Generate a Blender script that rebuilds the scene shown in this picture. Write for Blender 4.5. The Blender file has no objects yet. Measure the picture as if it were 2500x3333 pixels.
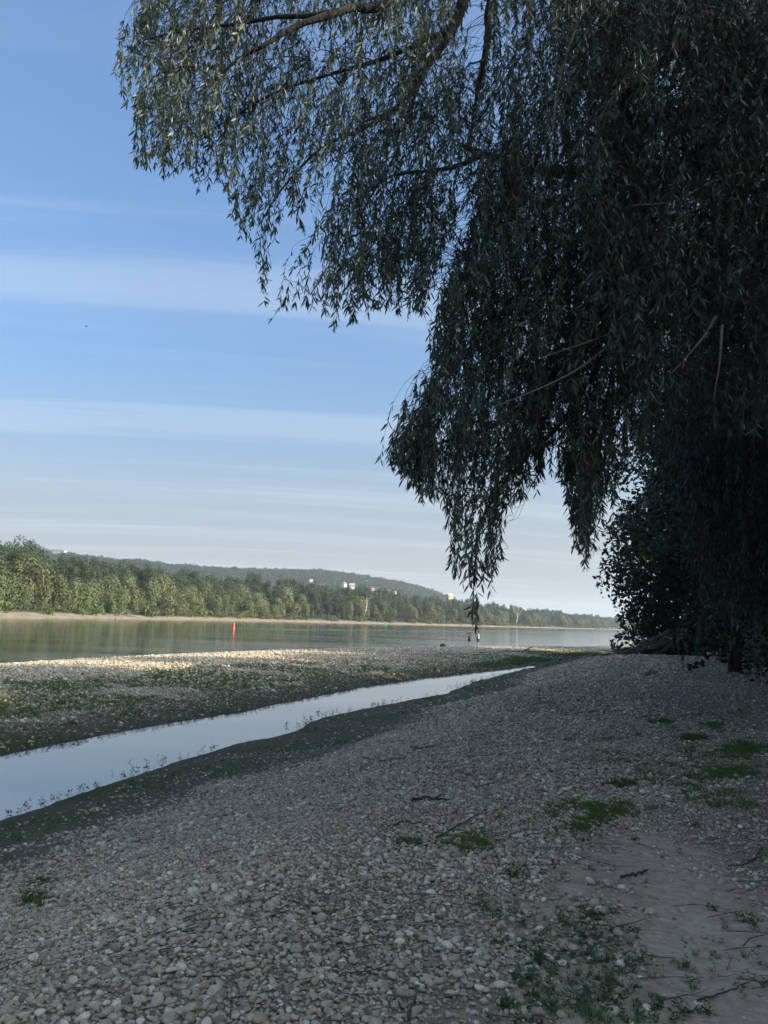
import bpy, bmesh, math, random
import numpy as np
from mathutils import Vector, Matrix, Euler

random.seed(7)
RNG = np.random.default_rng(11)
SC = bpy.context.scene
COL = SC.collection
R_ = math.radians

# ------------------------------------------------------------------ camera
EYE = np.array([0.0, 0.0, 3.0])          # z = 0 is the water level
FPX, PITCH, ROLL = 2504.0, R_(8.0), R_(2.04)
cam_data = bpy.data.cameras.new('camera')
cam = bpy.data.objects.new('camera', cam_data)
COL.objects.link(cam)
cam_data.sensor_fit = 'VERTICAL'
cam_data.sensor_height = 36.0
cam_data.lens = 36.0 * FPX / 3333.0
cam_data.clip_start, cam_data.clip_end = 0.05, 20000.0
cam.matrix_world = (Matrix.Translation(EYE) @ Matrix.Rotation(math.pi / 2 + PITCH, 4, 'X')
                    @ Matrix.Rotation(ROLL, 4, 'Z'))
SC.camera = cam

# ------------------------------------------------------------------ sky, sun, exposure
SUN_ELEV, SUN_AZ = R_(25.0), R_(108.0)     # azimuth from +Y (view direction) towards +X
world = bpy.data.worlds.new('World')
SC.world = world
world.use_nodes = True


CIRRUS_A, CIRRUS_B = (4.3900, 8.0005, 0.7424), (3.2190, 2.0076, 0.4724)


def build_world():
    nt = world.node_tree
    nt.nodes.clear()
    N, Lk = nt.nodes.new, nt.links.new
    out = N('ShaderNodeOutputWorld')
    bg = N('ShaderNodeBackground')
    bg.inputs['Strength'].default_value = 0.15
    sky = N('ShaderNodeTexSky')
    sky.sky_type = 'NISHITA'
    sky.sun_disc = False
    sky.sun_elevation = SUN_ELEV
    sky.sun_rotation = SUN_AZ
    sky.air_density, sky.dust_density, sky.ozone_density = 1.0, 9.0, 3.0
    sky.altitude = 100
    tc = N('ShaderNodeTexCoord')
    sep = N('ShaderNodeSeparateXYZ')
    Lk(tc.outputs['Generated'], sep.inputs[0])

    def mth(op, a, b=None, c=None, clamp=False):
        m = N('ShaderNodeMath')
        m.operation = op
        m.use_clamp = clamp
        for i, v in enumerate((a, b, c)):
            if v is None:
                continue
            if isinstance(v, (int, float)):
                m.inputs[i].default_value = v
            else:
                Lk(v, m.inputs[i])
        return m.outputs[0]
    z = mth('MAXIMUM', sep.outputs['Z'], 0.0)
    den = mth('ADD', z, 0.09)
    u = mth('DIVIDE', sep.outputs['X'], den)
    v = mth('DIVIDE', sep.outputs['Y'], den)
    comb = N('ShaderNodeCombineXYZ')
    Lk(u, comb.inputs[0])
    Lk(v, comb.inputs[1])

    def cirrus(rot, scl, loc, nscale, lo, hi, detail=5.0, rough=0.55, dist=0.3):
        turn = N('ShaderNodeMapping')                # the wind's direction first, then the drawing out along it
        turn.inputs['Rotation'].default_value = (0, 0, rot)
        Lk(comb.outputs[0], turn.inputs[0])
        mp = N('ShaderNodeMapping')
        mp.inputs['Scale'].default_value = scl
        mp.inputs['Location'].default_value = loc
        Lk(turn.outputs[0], mp.inputs[0])
        no = N('ShaderNodeTexNoise')
        no.inputs['Scale'].default_value = nscale
        no.inputs['Detail'].default_value = detail
        no.inputs['Roughness'].default_value = rough
        no.inputs['Distortion'].default_value = dist
        Lk(mp.outputs[0], no.inputs['Vector'])
        mr = N('ShaderNodeMapRange')
        mr.interpolation_type = 'SMOOTHSTEP'
        mr.inputs['From Min'].default_value = lo
        mr.inputs['From Max'].default_value = hi
        Lk(no.outputs[0], mr.inputs[0])
        return mr.outputs[0]
    a = cirrus(R_(-7), (0.11, 1.9, 1), CIRRUS_A, 1.15, 0.47, 0.64, 6.0, 0.58, 0.45)
    b = cirrus(R_(-5), (0.14, 0.8, 1), CIRRUS_B, 0.9, 0.46, 0.72, 3.0, 0.5, 0.2)
    c = cirrus(R_(-11), (0.45, 4.0, 1), (1.3, 5.0, 0), 1.0, 0.54, 0.85, 6.0, 0.6, 0.6)
    s = mth('MULTIPLY_ADD', a, 0.50, mth('MULTIPLY', b, 0.26))
    s = mth('MULTIPLY', s, mth('MULTIPLY_ADD', c, 1.3, 0.42))
    s = mth('MULTIPLY_ADD', c, 0.12, s)
    hi = N('ShaderNodeMapRange')
    for k, val in (('From Min', 0.36), ('From Max', 0.62), ('To Min', 1.0), ('To Max', 0.10)):
        hi.inputs[k].default_value = val
    Lk(z, hi.inputs[0])
    fac = mth('MINIMUM', mth('MULTIPLY', s, hi.outputs[0]), 0.8)
    # cirrus is lit by the same sun as the air: it is whiter, and thickens to a veil low down
    mix = N('ShaderNodeMix')
    mix.data_type = 'RGBA'
    Lk(fac, mix.inputs['Factor'])
    tint = N('ShaderNodeMix')                      # white balance of the camera
    tint.data_type = 'RGBA'
    tint.blend_type = 'MULTIPLY'
    tint.inputs['Factor'].default_value = 1.0
    Lk(sky.outputs[0], tint.inputs['A'])
    tint.inputs['B'].default_value = (0.74, 0.93, 1.05, 1)
    veil = N('ShaderNodeMix')                      # thin high haze, the same all round the horizon
    veil.data_type = 'RGBA'
    vf = N('ShaderNodeMapRange')
    vf.interpolation_type = 'SMOOTHERSTEP'
    for k, val in (('From Min', -0.06), ('From Max', 0.36), ('To Min', 0.8), ('To Max', 0.0)):
        vf.inputs[k].default_value = val
    Lk(z, vf.inputs[0])
    Lk(vf.outputs[0], veil.inputs['Factor'])
    Lk(tint.outputs['Result'], veil.inputs['A'])
    veil.inputs['B'].default_value = (2.08, 2.26, 2.5, 1)
    Lk(veil.outputs['Result'], mix.inputs['A'])
    mix.inputs['B'].default_value = (2.55, 2.80, 3.05, 1)
    Lk(mix.outputs['Result'], bg.inputs[0])
    Lk(bg.outputs[0], out.inputs[0])


build_world()
sun_data = bpy.data.lights.new('sun', 'SUN')
sun_data.energy = 3.7
sun_data.angle = R_(0.5)
sun_data.color = (1.0, 0.90, 0.75)
sun = bpy.data.objects.new('sun', sun_data)
COL.objects.link(sun)
SUN_DIR = Vector((math.sin(SUN_AZ) * math.cos(SUN_ELEV), math.cos(SUN_AZ) * math.cos(SUN_ELEV), math.sin(SUN_ELEV)))
sun.rotation_euler = SUN_DIR.to_track_quat('Z', 'Y').to_euler()
sun.location = (60, -60, 60)

SC.view_settings.view_transform = 'Standard'
SC.view_settings.look = 'None'
SC.view_settings.exposure = 1.12
SC.view_settings.gamma = 1.0
SC.view_settings.use_curve_mapping = False
SC.render.engine = 'CYCLES'
SC.cycles.max_bounces = 6
SC.cycles.diffuse_bounces = 3
SC.cycles.glossy_bounces = 3
SC.cycles.transmission_bounces = 2
SC.cycles.volume_bounces = 0
SC.cycles.transparent_max_bounces = 4
SC.cycles.use_denoising = True
SC.cycles.denoiser = 'OPENIMAGEDENOISE'
SC.cycles.denoising_input_passes = 'RGB_ALBEDO_NORMAL'
SC.cycles.denoising_prefilter = 'ACCURATE'
SC.cycles.sample_clamp_indirect = 4.0
SC.cycles.caustics_reflective = False
SC.cycles.caustics_refractive = False

# ------------------------------------------------------------------ pixel -> place
MC = np.array(cam.matrix_world)[:3, :3]


def ray(px, py):
    px, py = np.asarray(px, float), np.asarray(py, float)
    d = np.stack([(px - 1250) / FPX, -(py - 1666.5) / FPX, -np.ones_like(px)], -1)
    return d @ MC.T


def on_z(px, py, z=0.0):
    d = ray(px, py)
    t = (z - EYE[2]) / d[..., 2]
    return EYE + t[..., None] * d


def at_y(px, py, y):
    d = ray(px, py)
    return EYE + d * (np.asarray(y) / d[..., 1])[..., None]


def to_px(P):
    c = (np.asarray(P) - EYE) @ MC
    w = np.maximum(-c[..., 2], 1e-6)
    return 1250 + FPX * c[..., 0] / w, 1666.5 - FPX * c[..., 1] / w, -c[..., 2]


# ------------------------------------------------------------------ numpy helpers
def hash01(ix, iy, seed):
    h = (ix.astype(np.int64) * 374761393 + iy.astype(np.int64) * 668265263 + seed * 1274126177) & 0xffffffff
    h = ((h ^ (h >> 13)) * 1274126177) & 0xffffffff
    return ((h ^ (h >> 16)) & 0xffffff) / float(0xffffff)


def vnoise(x, y, s, seed=0):
    x, y = np.asarray(x, float) / s, np.asarray(y, float) / s
    ix, iy = np.floor(x), np.floor(y)
    fx, fy = x - ix, y - iy
    fx, fy = fx * fx * (3 - 2 * fx), fy * fy * (3 - 2 * fy)
    a, b = hash01(ix, iy, seed), hash01(ix + 1, iy, seed)
    c, d = hash01(ix, iy + 1, seed), hash01(ix + 1, iy + 1, seed)
    return (a * (1 - fx) + b * fx) * (1 - fy) + (c * (1 - fx) + d * fx) * fy


def fbm(x, y, s, seed=0, o=3):
    t, a, n = 0.0, 0.5, 0.0
    for k in range(o):
        t = t + a * vnoise(x, y, s / 2 ** k, seed + 17 * k)
        n += a
        a *= 0.5
    return t / n


def sstep(a, b, x):
    t = np.clip((x - a) / (b - a), 0, 1)
    return t * t * (3 - 2 * t)


def poly_dist(pts, x, y):
    """signed distance to an open polyline, positive on the right of its direction"""
    x, y = np.asarray(x, float), np.asarray(y, float)
    best = np.full(x.shape, 1e18)
    sg = np.ones(x.shape)
    for (ax, ay), (bx, by) in zip(pts[:-1], pts[1:]):
        dx, dy = bx - ax, by - ay
        L2 = dx * dx + dy * dy
        t = np.clip(((x - ax) * dx + (y - ay) * dy) / L2, 0, 1)
        ex, ey = x - (ax + t * dx), y - (ay + t * dy)
        d = ex * ex + ey * ey
        m = d < best
        best = np.where(m, d, best)
        sg = np.where(m, np.where(dx * ey - dy * ex > 0, -1.0, 1.0), sg)
    return sg * np.sqrt(best)


def in_poly(poly, x, y):
    x, y = np.asarray(x, float), np.asarray(y, float)
    c = np.zeros(x.shape, bool)
    n = len(poly)
    for i in range(n):
        x1, y1 = poly[i]
        x2, y2 = poly[(i + 1) % n]
        if y1 == y2:
            continue
        k = ((y1 > y) != (y2 > y)) & (x < (x2 - x1) * (y - y1) / (y2 - y1) + x1)
        c ^= k
    return c


def unit(v):
    return v / np.maximum(np.linalg.norm(v, axis=-1, keepdims=True), 1e-9)


def mesh_np(name, V, polys, smooth=False, attrs=None):
    """polys: list of (n,k) int arrays"""
    me = bpy.data.meshes.new(name)
    V = np.ascontiguousarray(V, np.float32)
    me.vertices.add(len(V))
    me.vertices.foreach_set('co', V.ravel())
    polys = [np.asarray(p, np.int32) for p in polys if len(p)]
    if polys:
        loops = np.concatenate([p.ravel() for p in polys])
        tot = np.concatenate([np.full(len(p), p.shape[1], np.int32) for p in polys])
        start = np.concatenate([[0], np.cumsum(tot)[:-1]]).astype(np.int32)
        me.loops.add(len(loops))
        me.loops.foreach_set('vertex_index', loops.astype(np.int32))
        me.polygons.add(len(tot))
        me.polygons.foreach_set('loop_start', start)
        me.polygons.foreach_set('use_smooth', np.full(len(tot), smooth))
    for k, (typ, val) in (attrs or {}).items():
        at = me.attributes.new(k, typ, 'POINT')
        val = np.ascontiguousarray(val, np.int32 if typ == 'INT' else np.float32)
        at.data.foreach_set({'FLOAT': 'value', 'INT': 'value', 'FLOAT_VECTOR': 'vector', 'FLOAT_COLOR': 'color'}[typ], val.ravel())
    me.update(calc_edges=True)
    return me


def link(name, me, mat=None, parent=None, loc=(0, 0, 0), rot=(0, 0, 0), scale=(1, 1, 1)):
    o = bpy.data.objects.new(name, me)
    COL.objects.link(o)
    if mat is not None and me is not None and not me.materials:
        me.materials.append(mat)
    o.location, o.rotation_euler, o.scale = loc, rot, scale
    if parent is not None:
        o.parent = parent
    return o


def tag(o, label=None, cat=None, group=None, kind=None):
    for k, v in (('label', label), ('category', cat), ('group', group), ('kind', kind)):
        if v:
            o[k] = v
    return o


def empty(name, loc=(0, 0, 0), rot=(0, 0, 0), label=None, cat=None, group=None):
    o = bpy.data.objects.new(name, None)
    COL.objects.link(o)
    o.location, o.rotation_euler = loc, rot
    o.empty_display_size = 0.2
    return tag(o, label, cat, group)


def tubes(P, r, sides=5, cap=True):
    """P (N,S,3) centre lines, r (N,S) radii -> verts, [quads, tris]"""
    P, r = np.asarray(P, float), np.asarray(r, float)
    if P.ndim == 2:
        P, r = P[None], r[None]
    N, S, _ = P.shape
    T = np.empty_like(P)
    T[:, 1:-1] = P[:, 2:] - P[:, :-2]
    T[:, 0] = P[:, 1] - P[:, 0]
    T[:, -1] = P[:, -1] - P[:, -2]
    T = unit(T)
    ref = np.zeros_like(T)
    ref[..., 0] = 0.37
    ref[..., 1] = 0.81
    ref[..., 2] = 0.45
    m = np.abs((T * unit(ref)).sum(-1)) > 0.95
    ref[m] = (0.9, -0.3, 0.1)
    A = unit(np.cross(T, ref))
    B = np.cross(T, A)
    ang = np.arange(sides) * 2 * math.pi / sides
    V = (P[:, :, None] + r[:, :, None, None] * (A[:, :, None] * np.cos(ang)[None, None, :, None]
                                               + B[:, :, None] * np.sin(ang)[None, None, :, None]))
    idx = np.arange(N * S * sides).reshape(N, S, sides)
    a, b = idx[:, :-1], idx[:, 1:]
    Q = np.stack([a, np.roll(a, -1, 2), np.roll(b, -1, 2), b], -1).reshape(-1, 4)
    out = [Q]
    if cap:
        out.append(idx[:, 0, ::-1].reshape(-1, sides))
        out.append(idx[:, -1].reshape(-1, sides))
    return V.reshape(-1, 3), out


def smooth_line(pts, n):
    """Catmull-Rom resampling of a 3D polyline to n points"""
    p = np.asarray(pts, float)
    p = np.vstack([2 * p[0] - p[1], p, 2 * p[-1] - p[-2]])
    m = len(p) - 3
    t = np.linspace(0, m - 1e-6, n)
    i = t.astype(int)
    f = (t - i)[:, None]
    a, b, c, d = p[i], p[i + 1], p[i + 2], p[i + 3]
    return 0.5 * (2 * b + (c - a) * f + (2 * a - 5 * b + 4 * c - d) * f ** 2 + (3 * b - a - 3 * c + d) * f ** 3)


class MB:
    """collects pieces of one mesh"""
    def __init__(s):
        s.V, s.P, s.n = [], [], 0

    def add(s, V, polys):
        s.V.append(np.asarray(V, float))
        s.P += [np.asarray(p) + s.n for p in polys if len(p)]
        s.n += len(V)
        return s

    def mesh(s, name, smooth=False, attrs=None):
        return mesh_np(name, np.vstack(s.V), s.P, smooth, attrs)


def ring_loft(rings):
    """rings: list of (k,3) arrays with equal k -> closed-ended loft"""
    R = np.asarray(rings, float)
    n, k, _ = R.shape
    idx = np.arange(n * k).reshape(n, k)
    a, b = idx[:-1], idx[1:]
    Q = np.stack([a, np.roll(a, -1, 1), np.roll(b, -1, 1), b], -1).reshape(-1, 4)
    return R.reshape(-1, 3), [Q, idx[0, ::-1][None], idx[-1][None]]


def lathe(prof, k=16):
    a = np.arange(k) * 2 * math.pi / k
    return ring_loft([np.stack([r * np.cos(a), r * np.sin(a), np.full(k, z)], -1) for r, z in prof])


def box(cx, cy, cz, sx, sy, sz):
    v = np.array([[x, y, z] for z in (-.5, .5) for x, y in ((-.5, -.5), (.5, -.5), (.5, .5), (-.5, .5))]) * (sx, sy, sz) + (cx, cy, cz)
    return v, [np.array([[3, 2, 1, 0], [4, 5, 6, 7], [0, 1, 5, 4], [1, 2, 6, 5], [2, 3, 7, 6], [3, 0, 4, 7]])]


# ------------------------------------------------------------------ materials
def new_mat(name):
    m = bpy.data.materials.new(name)
    m.use_nodes = True
    nt = m.node_tree
    b = nt.nodes['Principled BSDF']
    return m, nt, b


def nd(nt, typ, ins=None, **props):
    n = nt.nodes.new(typ)
    for k, v in props.items():
        setattr(n, k, v)
    for k, v in (ins or {}).items():
        if hasattr(v, 'is_output') or isinstance(v, bpy.types.NodeSocket):
            nt.links.new(v, n.inputs[k])
        else:
            n.inputs[k].default_value = v
    return n


def ramp(nt, fac, stops, interp='LINEAR'):
    r = nt.nodes.new('ShaderNodeValToRGB')
    r.color_ramp.interpolation = interp
    el = r.color_ramp.elements
    while len(el) < len(stops):
        el.new(0.5)
    for e, (p, c) in zip(el, stops):
        e.position = p
        e.color = (*c, 1)
    nt.links.new(fac, r.inputs[0])
    return r.outputs[0]


def mixc(nt, fac, a, b, blend='MIX'):
    m = nt.nodes.new('ShaderNodeMix')
    m.data_type = 'RGBA'
    m.blend_type = blend
    for k, v in (('Factor', fac), ('A', a), ('B', b)):
        if isinstance(v, bpy.types.NodeSocket):
            nt.links.new(v, m.inputs[k])
        elif isinstance(v, (int, float)):
            m.inputs[k].default_value = v
        else:
            m.inputs[k].default_value = (*v, 1)
    return m.outputs['Result']


def plain(name, col, rough=0.7, var=0.12, scale=8.0, bump=0.0):
    m, nt, b = new_mat(name)
    tc = nd(nt, 'ShaderNodeTexCoord')
    no = nd(nt, 'ShaderNodeTexNoise', {'Vector': tc.outputs['Object'], 'Scale': scale, 'Detail': 5.0})
    c = ramp(nt, no.outputs[0], [(0.3, tuple(x * (1 - var) for x in col)), (0.7, tuple(min(1, x * (1 + var)) for x in col))])
    nt.links.new(c, b.inputs['Base Color'])
    b.inputs['Roughness'].default_value = rough
    if bump:
        bp = nd(nt, 'ShaderNodeBump', {'Height': no.outputs[0], 'Strength': bump, 'Distance': 0.02})
        nt.links.new(bp.outputs[0], b.inputs['Normal'])
    return m


def foliage_mat(name, dark, light, rough=0.55, trans=0.25, hue=0.02, spec=0.3):
    """leaf colour varies by leaf (attribute rnd) and by tree (Object Info random)"""
    m, nt, b = new_mat(name)
    at = nd(nt, 'ShaderNodeAttribute', attribute_name='rnd')
    c = ramp(nt, at.outputs['Fac'], [(0.0, dark), (0.55, tuple((a + q) / 2 for a, q in zip(dark, light))), (1.0, light)])
    oi = nd(nt, 'ShaderNodeObjectInfo')
    mr = nd(nt, 'ShaderNodeMapRange', {'Value': oi.outputs['Random'], 'To Min': 0.5 - hue, 'To Max': 0.5 + hue})
    wn = nd(nt, 'ShaderNodeTexWhiteNoise', {'W': oi.outputs['Random']}, noise_dimensions='1D')
    mv = nd(nt, 'ShaderNodeMapRange', {'Value': wn.outputs['Value'], 'To Min': 0.78, 'To Max': 1.22})
    hs = nd(nt, 'ShaderNodeHueSaturation', {'Hue': mr.outputs[0], 'Value': mv.outputs[0], 'Color': c})
    nt.links.new(hs.outputs[0], b.inputs['Base Color'])
    b.inputs['Roughness'].default_value = rough
    b.inputs['Specular IOR Level'].default_value = spec
    if trans:
        tr = nd(nt, 'ShaderNodeBsdfTranslucent', {'Color': hs.outputs[0]})
        mx = nd(nt, 'ShaderNodeMixShader', {0: trans})
        nt.links.new(b.outputs[0], mx.inputs[1])
        nt.links.new(tr.outputs[0], mx.inputs[2])
        nt.links.new(mx.outputs[0], nt.nodes['Material Output'].inputs[0])
    return m


def bark_mat(name, dark, light, scale=14.0, bump=0.6, stretch=0.25):
    m, nt, b = new_mat(name)
    tc = nd(nt, 'ShaderNodeTexCoord')
    mp = nd(nt, 'ShaderNodeMapping', {'Vector': tc.outputs['Object'], 'Scale': (1, 1, stretch)})
    no = nd(nt, 'ShaderNodeTexNoise', {'Vector': mp.outputs[0], 'Scale': scale, 'Detail': 6.0, 'Roughness': 0.65})
    c = ramp(nt, no.outputs[0], [(0.32, dark), (0.68, light)])
    nt.links.new(c, b.inputs['Base Color'])
    b.inputs['Roughness'].default_value = 0.9
    bp = nd(nt, 'ShaderNodeBump', {'Height': no.outputs[0], 'Strength': bump, 'Distance': 0.05})
    nt.links.new(bp.outputs[0], b.inputs['Normal'])
    return m


M = {}
M['bark'] = bark_mat('willow_bark', (0.014, 0.011, 0.009), (0.055, 0.044, 0.034), 22, 1.0)
M['root'] = bark_mat('root_bark', (0.035, 0.027, 0.02), (0.13, 0.10, 0.078), 9, 0.9)
M['farlog'] = bark_mat('grey_log', (0.16, 0.12, 0.085), (0.34, 0.27, 0.2), 1.5, .3)
M['drift_dark'] = bark_mat('bare_twig_bark', (0.09, 0.07, 0.052), (0.20, 0.16, 0.12), 18, 0.4)
M['drift'] = bark_mat('driftwood', (0.20, 0.16, 0.12), (0.42, 0.35, 0.28), 18, 0.4)
M['deadwood'] = bark_mat('bleached_wood', (0.34, 0.27, 0.19), (0.62, 0.52, 0.40), 1.5, 0.3)
M['stick'] = bark_mat('dead_stick', (0.03, 0.024, 0.018), (0.10, 0.08, 0.06), 30, 0.4)
M['reed'] = bark_mat('dry_reed', (0.22, 0.18, 0.12), (0.40, 0.35, 0.25), 30, 0.2)
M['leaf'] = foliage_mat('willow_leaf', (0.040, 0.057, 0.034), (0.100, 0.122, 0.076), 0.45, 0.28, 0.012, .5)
M['leaf_deep'] = foliage_mat('deep_green_willow_leaf', (0.016, 0.026, 0.015), (0.042, 0.055, 0.031), 0.5, 0.2, 0.012, .4)  # willow leaf colour darkened to stand in for deep shade
M['crown_willow'] = foliage_mat('silver_willow_crown', (0.062, 0.076, 0.030), (0.132, 0.142, 0.056), 0.7, 0.15, 0.018)
M['crown_poplar'] = foliage_mat('poplar_crown', (0.024, 0.040, 0.019), (0.062, 0.084, 0.038), 0.7, 0.15, 0.015)
M['crown_bush'] = foliage_mat('bank_shrub', (0.060, 0.090, 0.022), (0.135, 0.170, 0.050), 0.7, 0.2, 0.02)
M['crown_hill'] = foliage_mat('hill_wood_crown', (0.022, 0.036, 0.024), (0.046, 0.064, 0.038), 0.8, 0.1, 0.02)
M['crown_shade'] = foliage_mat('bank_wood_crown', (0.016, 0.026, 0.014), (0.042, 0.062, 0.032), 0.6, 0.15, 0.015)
M['grass'] = foliage_mat('short_grass', (0.066, 0.104, 0.022), (0.150, 0.205, 0.055), 0.6, 0.2, 0.02)
M['weed'] = foliage_mat('weed_leaf', (0.034, 0.068, 0.022), (0.080, 0.135, 0.044), 0.6, 0.2, 0.02)
M['waterweed'] = foliage_mat('bank_weed', (0.020, 0.032, 0.016), (0.050, 0.068, 0.034), 0.6, 0.1, 0.02)


def pebble_mat(name, gain):
    m, nt, b = new_mat(name)
    oi = nd(nt, 'ShaderNodeObjectInfo')
    c = ramp(nt, oi.outputs['Random'], [(p, tuple(min(.78, q * gain * w) for q, w in zip(k, (1.11, 1.06, .96)))) for p, k in (
        (0.0, (0.19, 0.160, 0.124)), (0.16, (0.31, 0.257, 0.196)), (0.34, (0.43, 0.357, 0.276)), (0.50, (0.36, 0.312, 0.252)), (0.66, (0.50, 0.422, 0.334)),
        (0.78, (0.52, 0.430, 0.320)), (0.86, (0.40, 0.310, 0.225)), (0.91, (0.62, 0.545, 0.45)), (0.955, (0.70, 0.61, 0.49)), (1.0, (0.76, 0.68, 0.56)))])
    tc = nd(nt, 'ShaderNodeTexCoord')
    mp = nd(nt, 'ShaderNodeVectorMath', {0: tc.outputs['Object']}, operation='ADD')
    nt.links.new(oi.outputs['Location'], mp.inputs[1])
    no = nd(nt, 'ShaderNodeTexNoise', {'Vector': mp.outputs[0], 'Scale': 2.2, 'Detail': 6.0, 'Roughness': 0.65})
    sh = ramp(nt, no.outputs[0], [(0.28, (0.62, 0.61, 0.60)), (0.72, (1.18, 1.17, 1.15))])
    nt.links.new(mixc(nt, 1.0, c, sh, 'MULTIPLY'), b.inputs['Base Color'])
    b.inputs['Roughness'].default_value = 0.72
    b.inputs['Specular IOR Level'].default_value = 0.3
    bp = nd(nt, 'ShaderNodeBump', {'Height': no.outputs[0], 'Strength': 0.35, 'Distance': 0.1})
    nt.links.new(bp.outputs[0], b.inputs['Normal'])
    return m


M['pebble'] = pebble_mat('river_pebble', 1.0)
M['pebble_dry'] = pebble_mat('sun_bleached_pebble', 1.12)  # same stones as the bank, colour lightened to stand in for brighter light


def ground_mat():
    """zone attribute: r = mud, g = silt, b = algae green"""
    m, nt, b = new_mat('gravel_beach')
    geo = nd(nt, 'ShaderNodeNewGeometry')
    P = geo.outputs['Position']
    z = nd(nt, 'ShaderNodeAttribute', attribute_name='zone')
    sep = nd(nt, 'ShaderNodeSeparateColor', {0: z.outputs['Color']})
    vo = nd(nt, 'ShaderNodeTexVoronoi', {'Vector': P, 'Scale': 17.0, 'Randomness': 1.0})
    vo2 = nd(nt, 'ShaderNodeTexVoronoi', {'Vector': P, 'Scale': 41.0, 'Randomness': 1.0})
    n1 = nd(nt, 'ShaderNodeTexNoise', {'Vector': P, 'Scale': 0.6, 'Detail': 5.0})
    n2 = nd(nt, 'ShaderNodeTexNoise', {'Vector': P, 'Scale': 9.0, 'Detail': 8.0, 'Roughness': 0.7})
    sv = nd(nt, 'ShaderNodeSeparateColor', {0: vo.outputs['Color']})
    g = ramp(nt, sv.outputs[0], [(0.0, (0.085, 0.069, 0.052)), (0.45, (0.17, 0.137, 0.102)), (0.85, (0.26, 0.21, 0.155)), (1.0, (0.43, 0.38, 0.31))])
    gap = ramp(nt, vo.outputs['Distance'], [(0.0, (1, 1, 1)), (0.5, (0.75, 0.75, 0.75)), (0.95, (0.25, 0.25, 0.25))])
    g = mixc(nt, 1.0, g, gap, 'MULTIPLY')
    bar_lightened = nd(nt, 'ShaderNodeAttribute', attribute_name='dry')  # lightens the bar's ground colour in place of stronger light
    gl = nd(nt, 'ShaderNodeMapRange', {'Value': bar_lightened.outputs['Fac'], 'To Min': 1.5, 'To Max': 2.3})
    g = nd(nt, 'ShaderNodeVectorMath', {0: g, 3: gl.outputs[0]}, operation='SCALE').outputs[0]
    soil = ramp(nt, n2.outputs[0], [(0.3, (0.14, 0.108, 0.072)), (0.7, (0.26, 0.205, 0.140))])
    far = nd(nt, 'ShaderNodeAttribute', attribute_name='far')
    g = mixc(nt, far.outputs['Fac'], soil, g)
    mud = ramp(nt, n2.outputs[0], [(0.25, (0.056, 0.044, 0.025)), (0.75, (0.118, 0.093, 0.056))])
    alg = ramp(nt, n2.outputs[0], [(0.3, (0.044, 0.044, 0.016)), (0.7, (0.088, 0.086, 0.031))])
    mud = mixc(nt, sep.outputs[2], mud, alg)
    silt = ramp(nt, n2.outputs[0], [(0.25, (0.23, 0.172, 0.112)), (0.5, (0.38, 0.290, 0.198)), (0.75, (0.50, 0.395, 0.280))])
    c = mixc(nt, sep.outputs[0], g, mud)
    c = mixc(nt, sep.outputs[1], c, silt)
    sh = ramp(nt, n1.outputs[0], [(0.3, (0.86, 0.86, 0.86)), (0.7, (1.1, 1.1, 1.1))])
    nt.links.new(mixc(nt, 1.0, c, sh, 'MULTIPLY'), b.inputs['Base Color'])
    ro = nd(nt, 'ShaderNodeMapRange', {'Value': sep.outputs[0], 'To Min': 0.9, 'To Max': 0.8})
    nt.links.new(ro.outputs[0], b.inputs['Roughness'])
    b.inputs['Specular IOR Level'].default_value = 0.12
    h = nd(nt, 'ShaderNodeMath', {0: vo.outputs['Distance'], 1: -0.7}, operation='MULTIPLY')
    h2 = nd(nt, 'ShaderNodeMath', {0: n2.outputs[0], 1: 0.6, 2: h.outputs[0]}, operation='MULTIPLY_ADD')
    h3 = nd(nt, 'ShaderNodeMath', {0: vo2.outputs['Distance'], 1: -0.25, 2: h2.outputs[0]}, operation='MULTIPLY_ADD')
    bp = nd(nt, 'ShaderNodeBump', {'Height': h3.outputs[0], 'Strength': 0.8, 'Distance': 0.03})
    nt.links.new(bp.outputs[0], b.inputs['Normal'])
    return m


M['ground'] = ground_mat()


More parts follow.
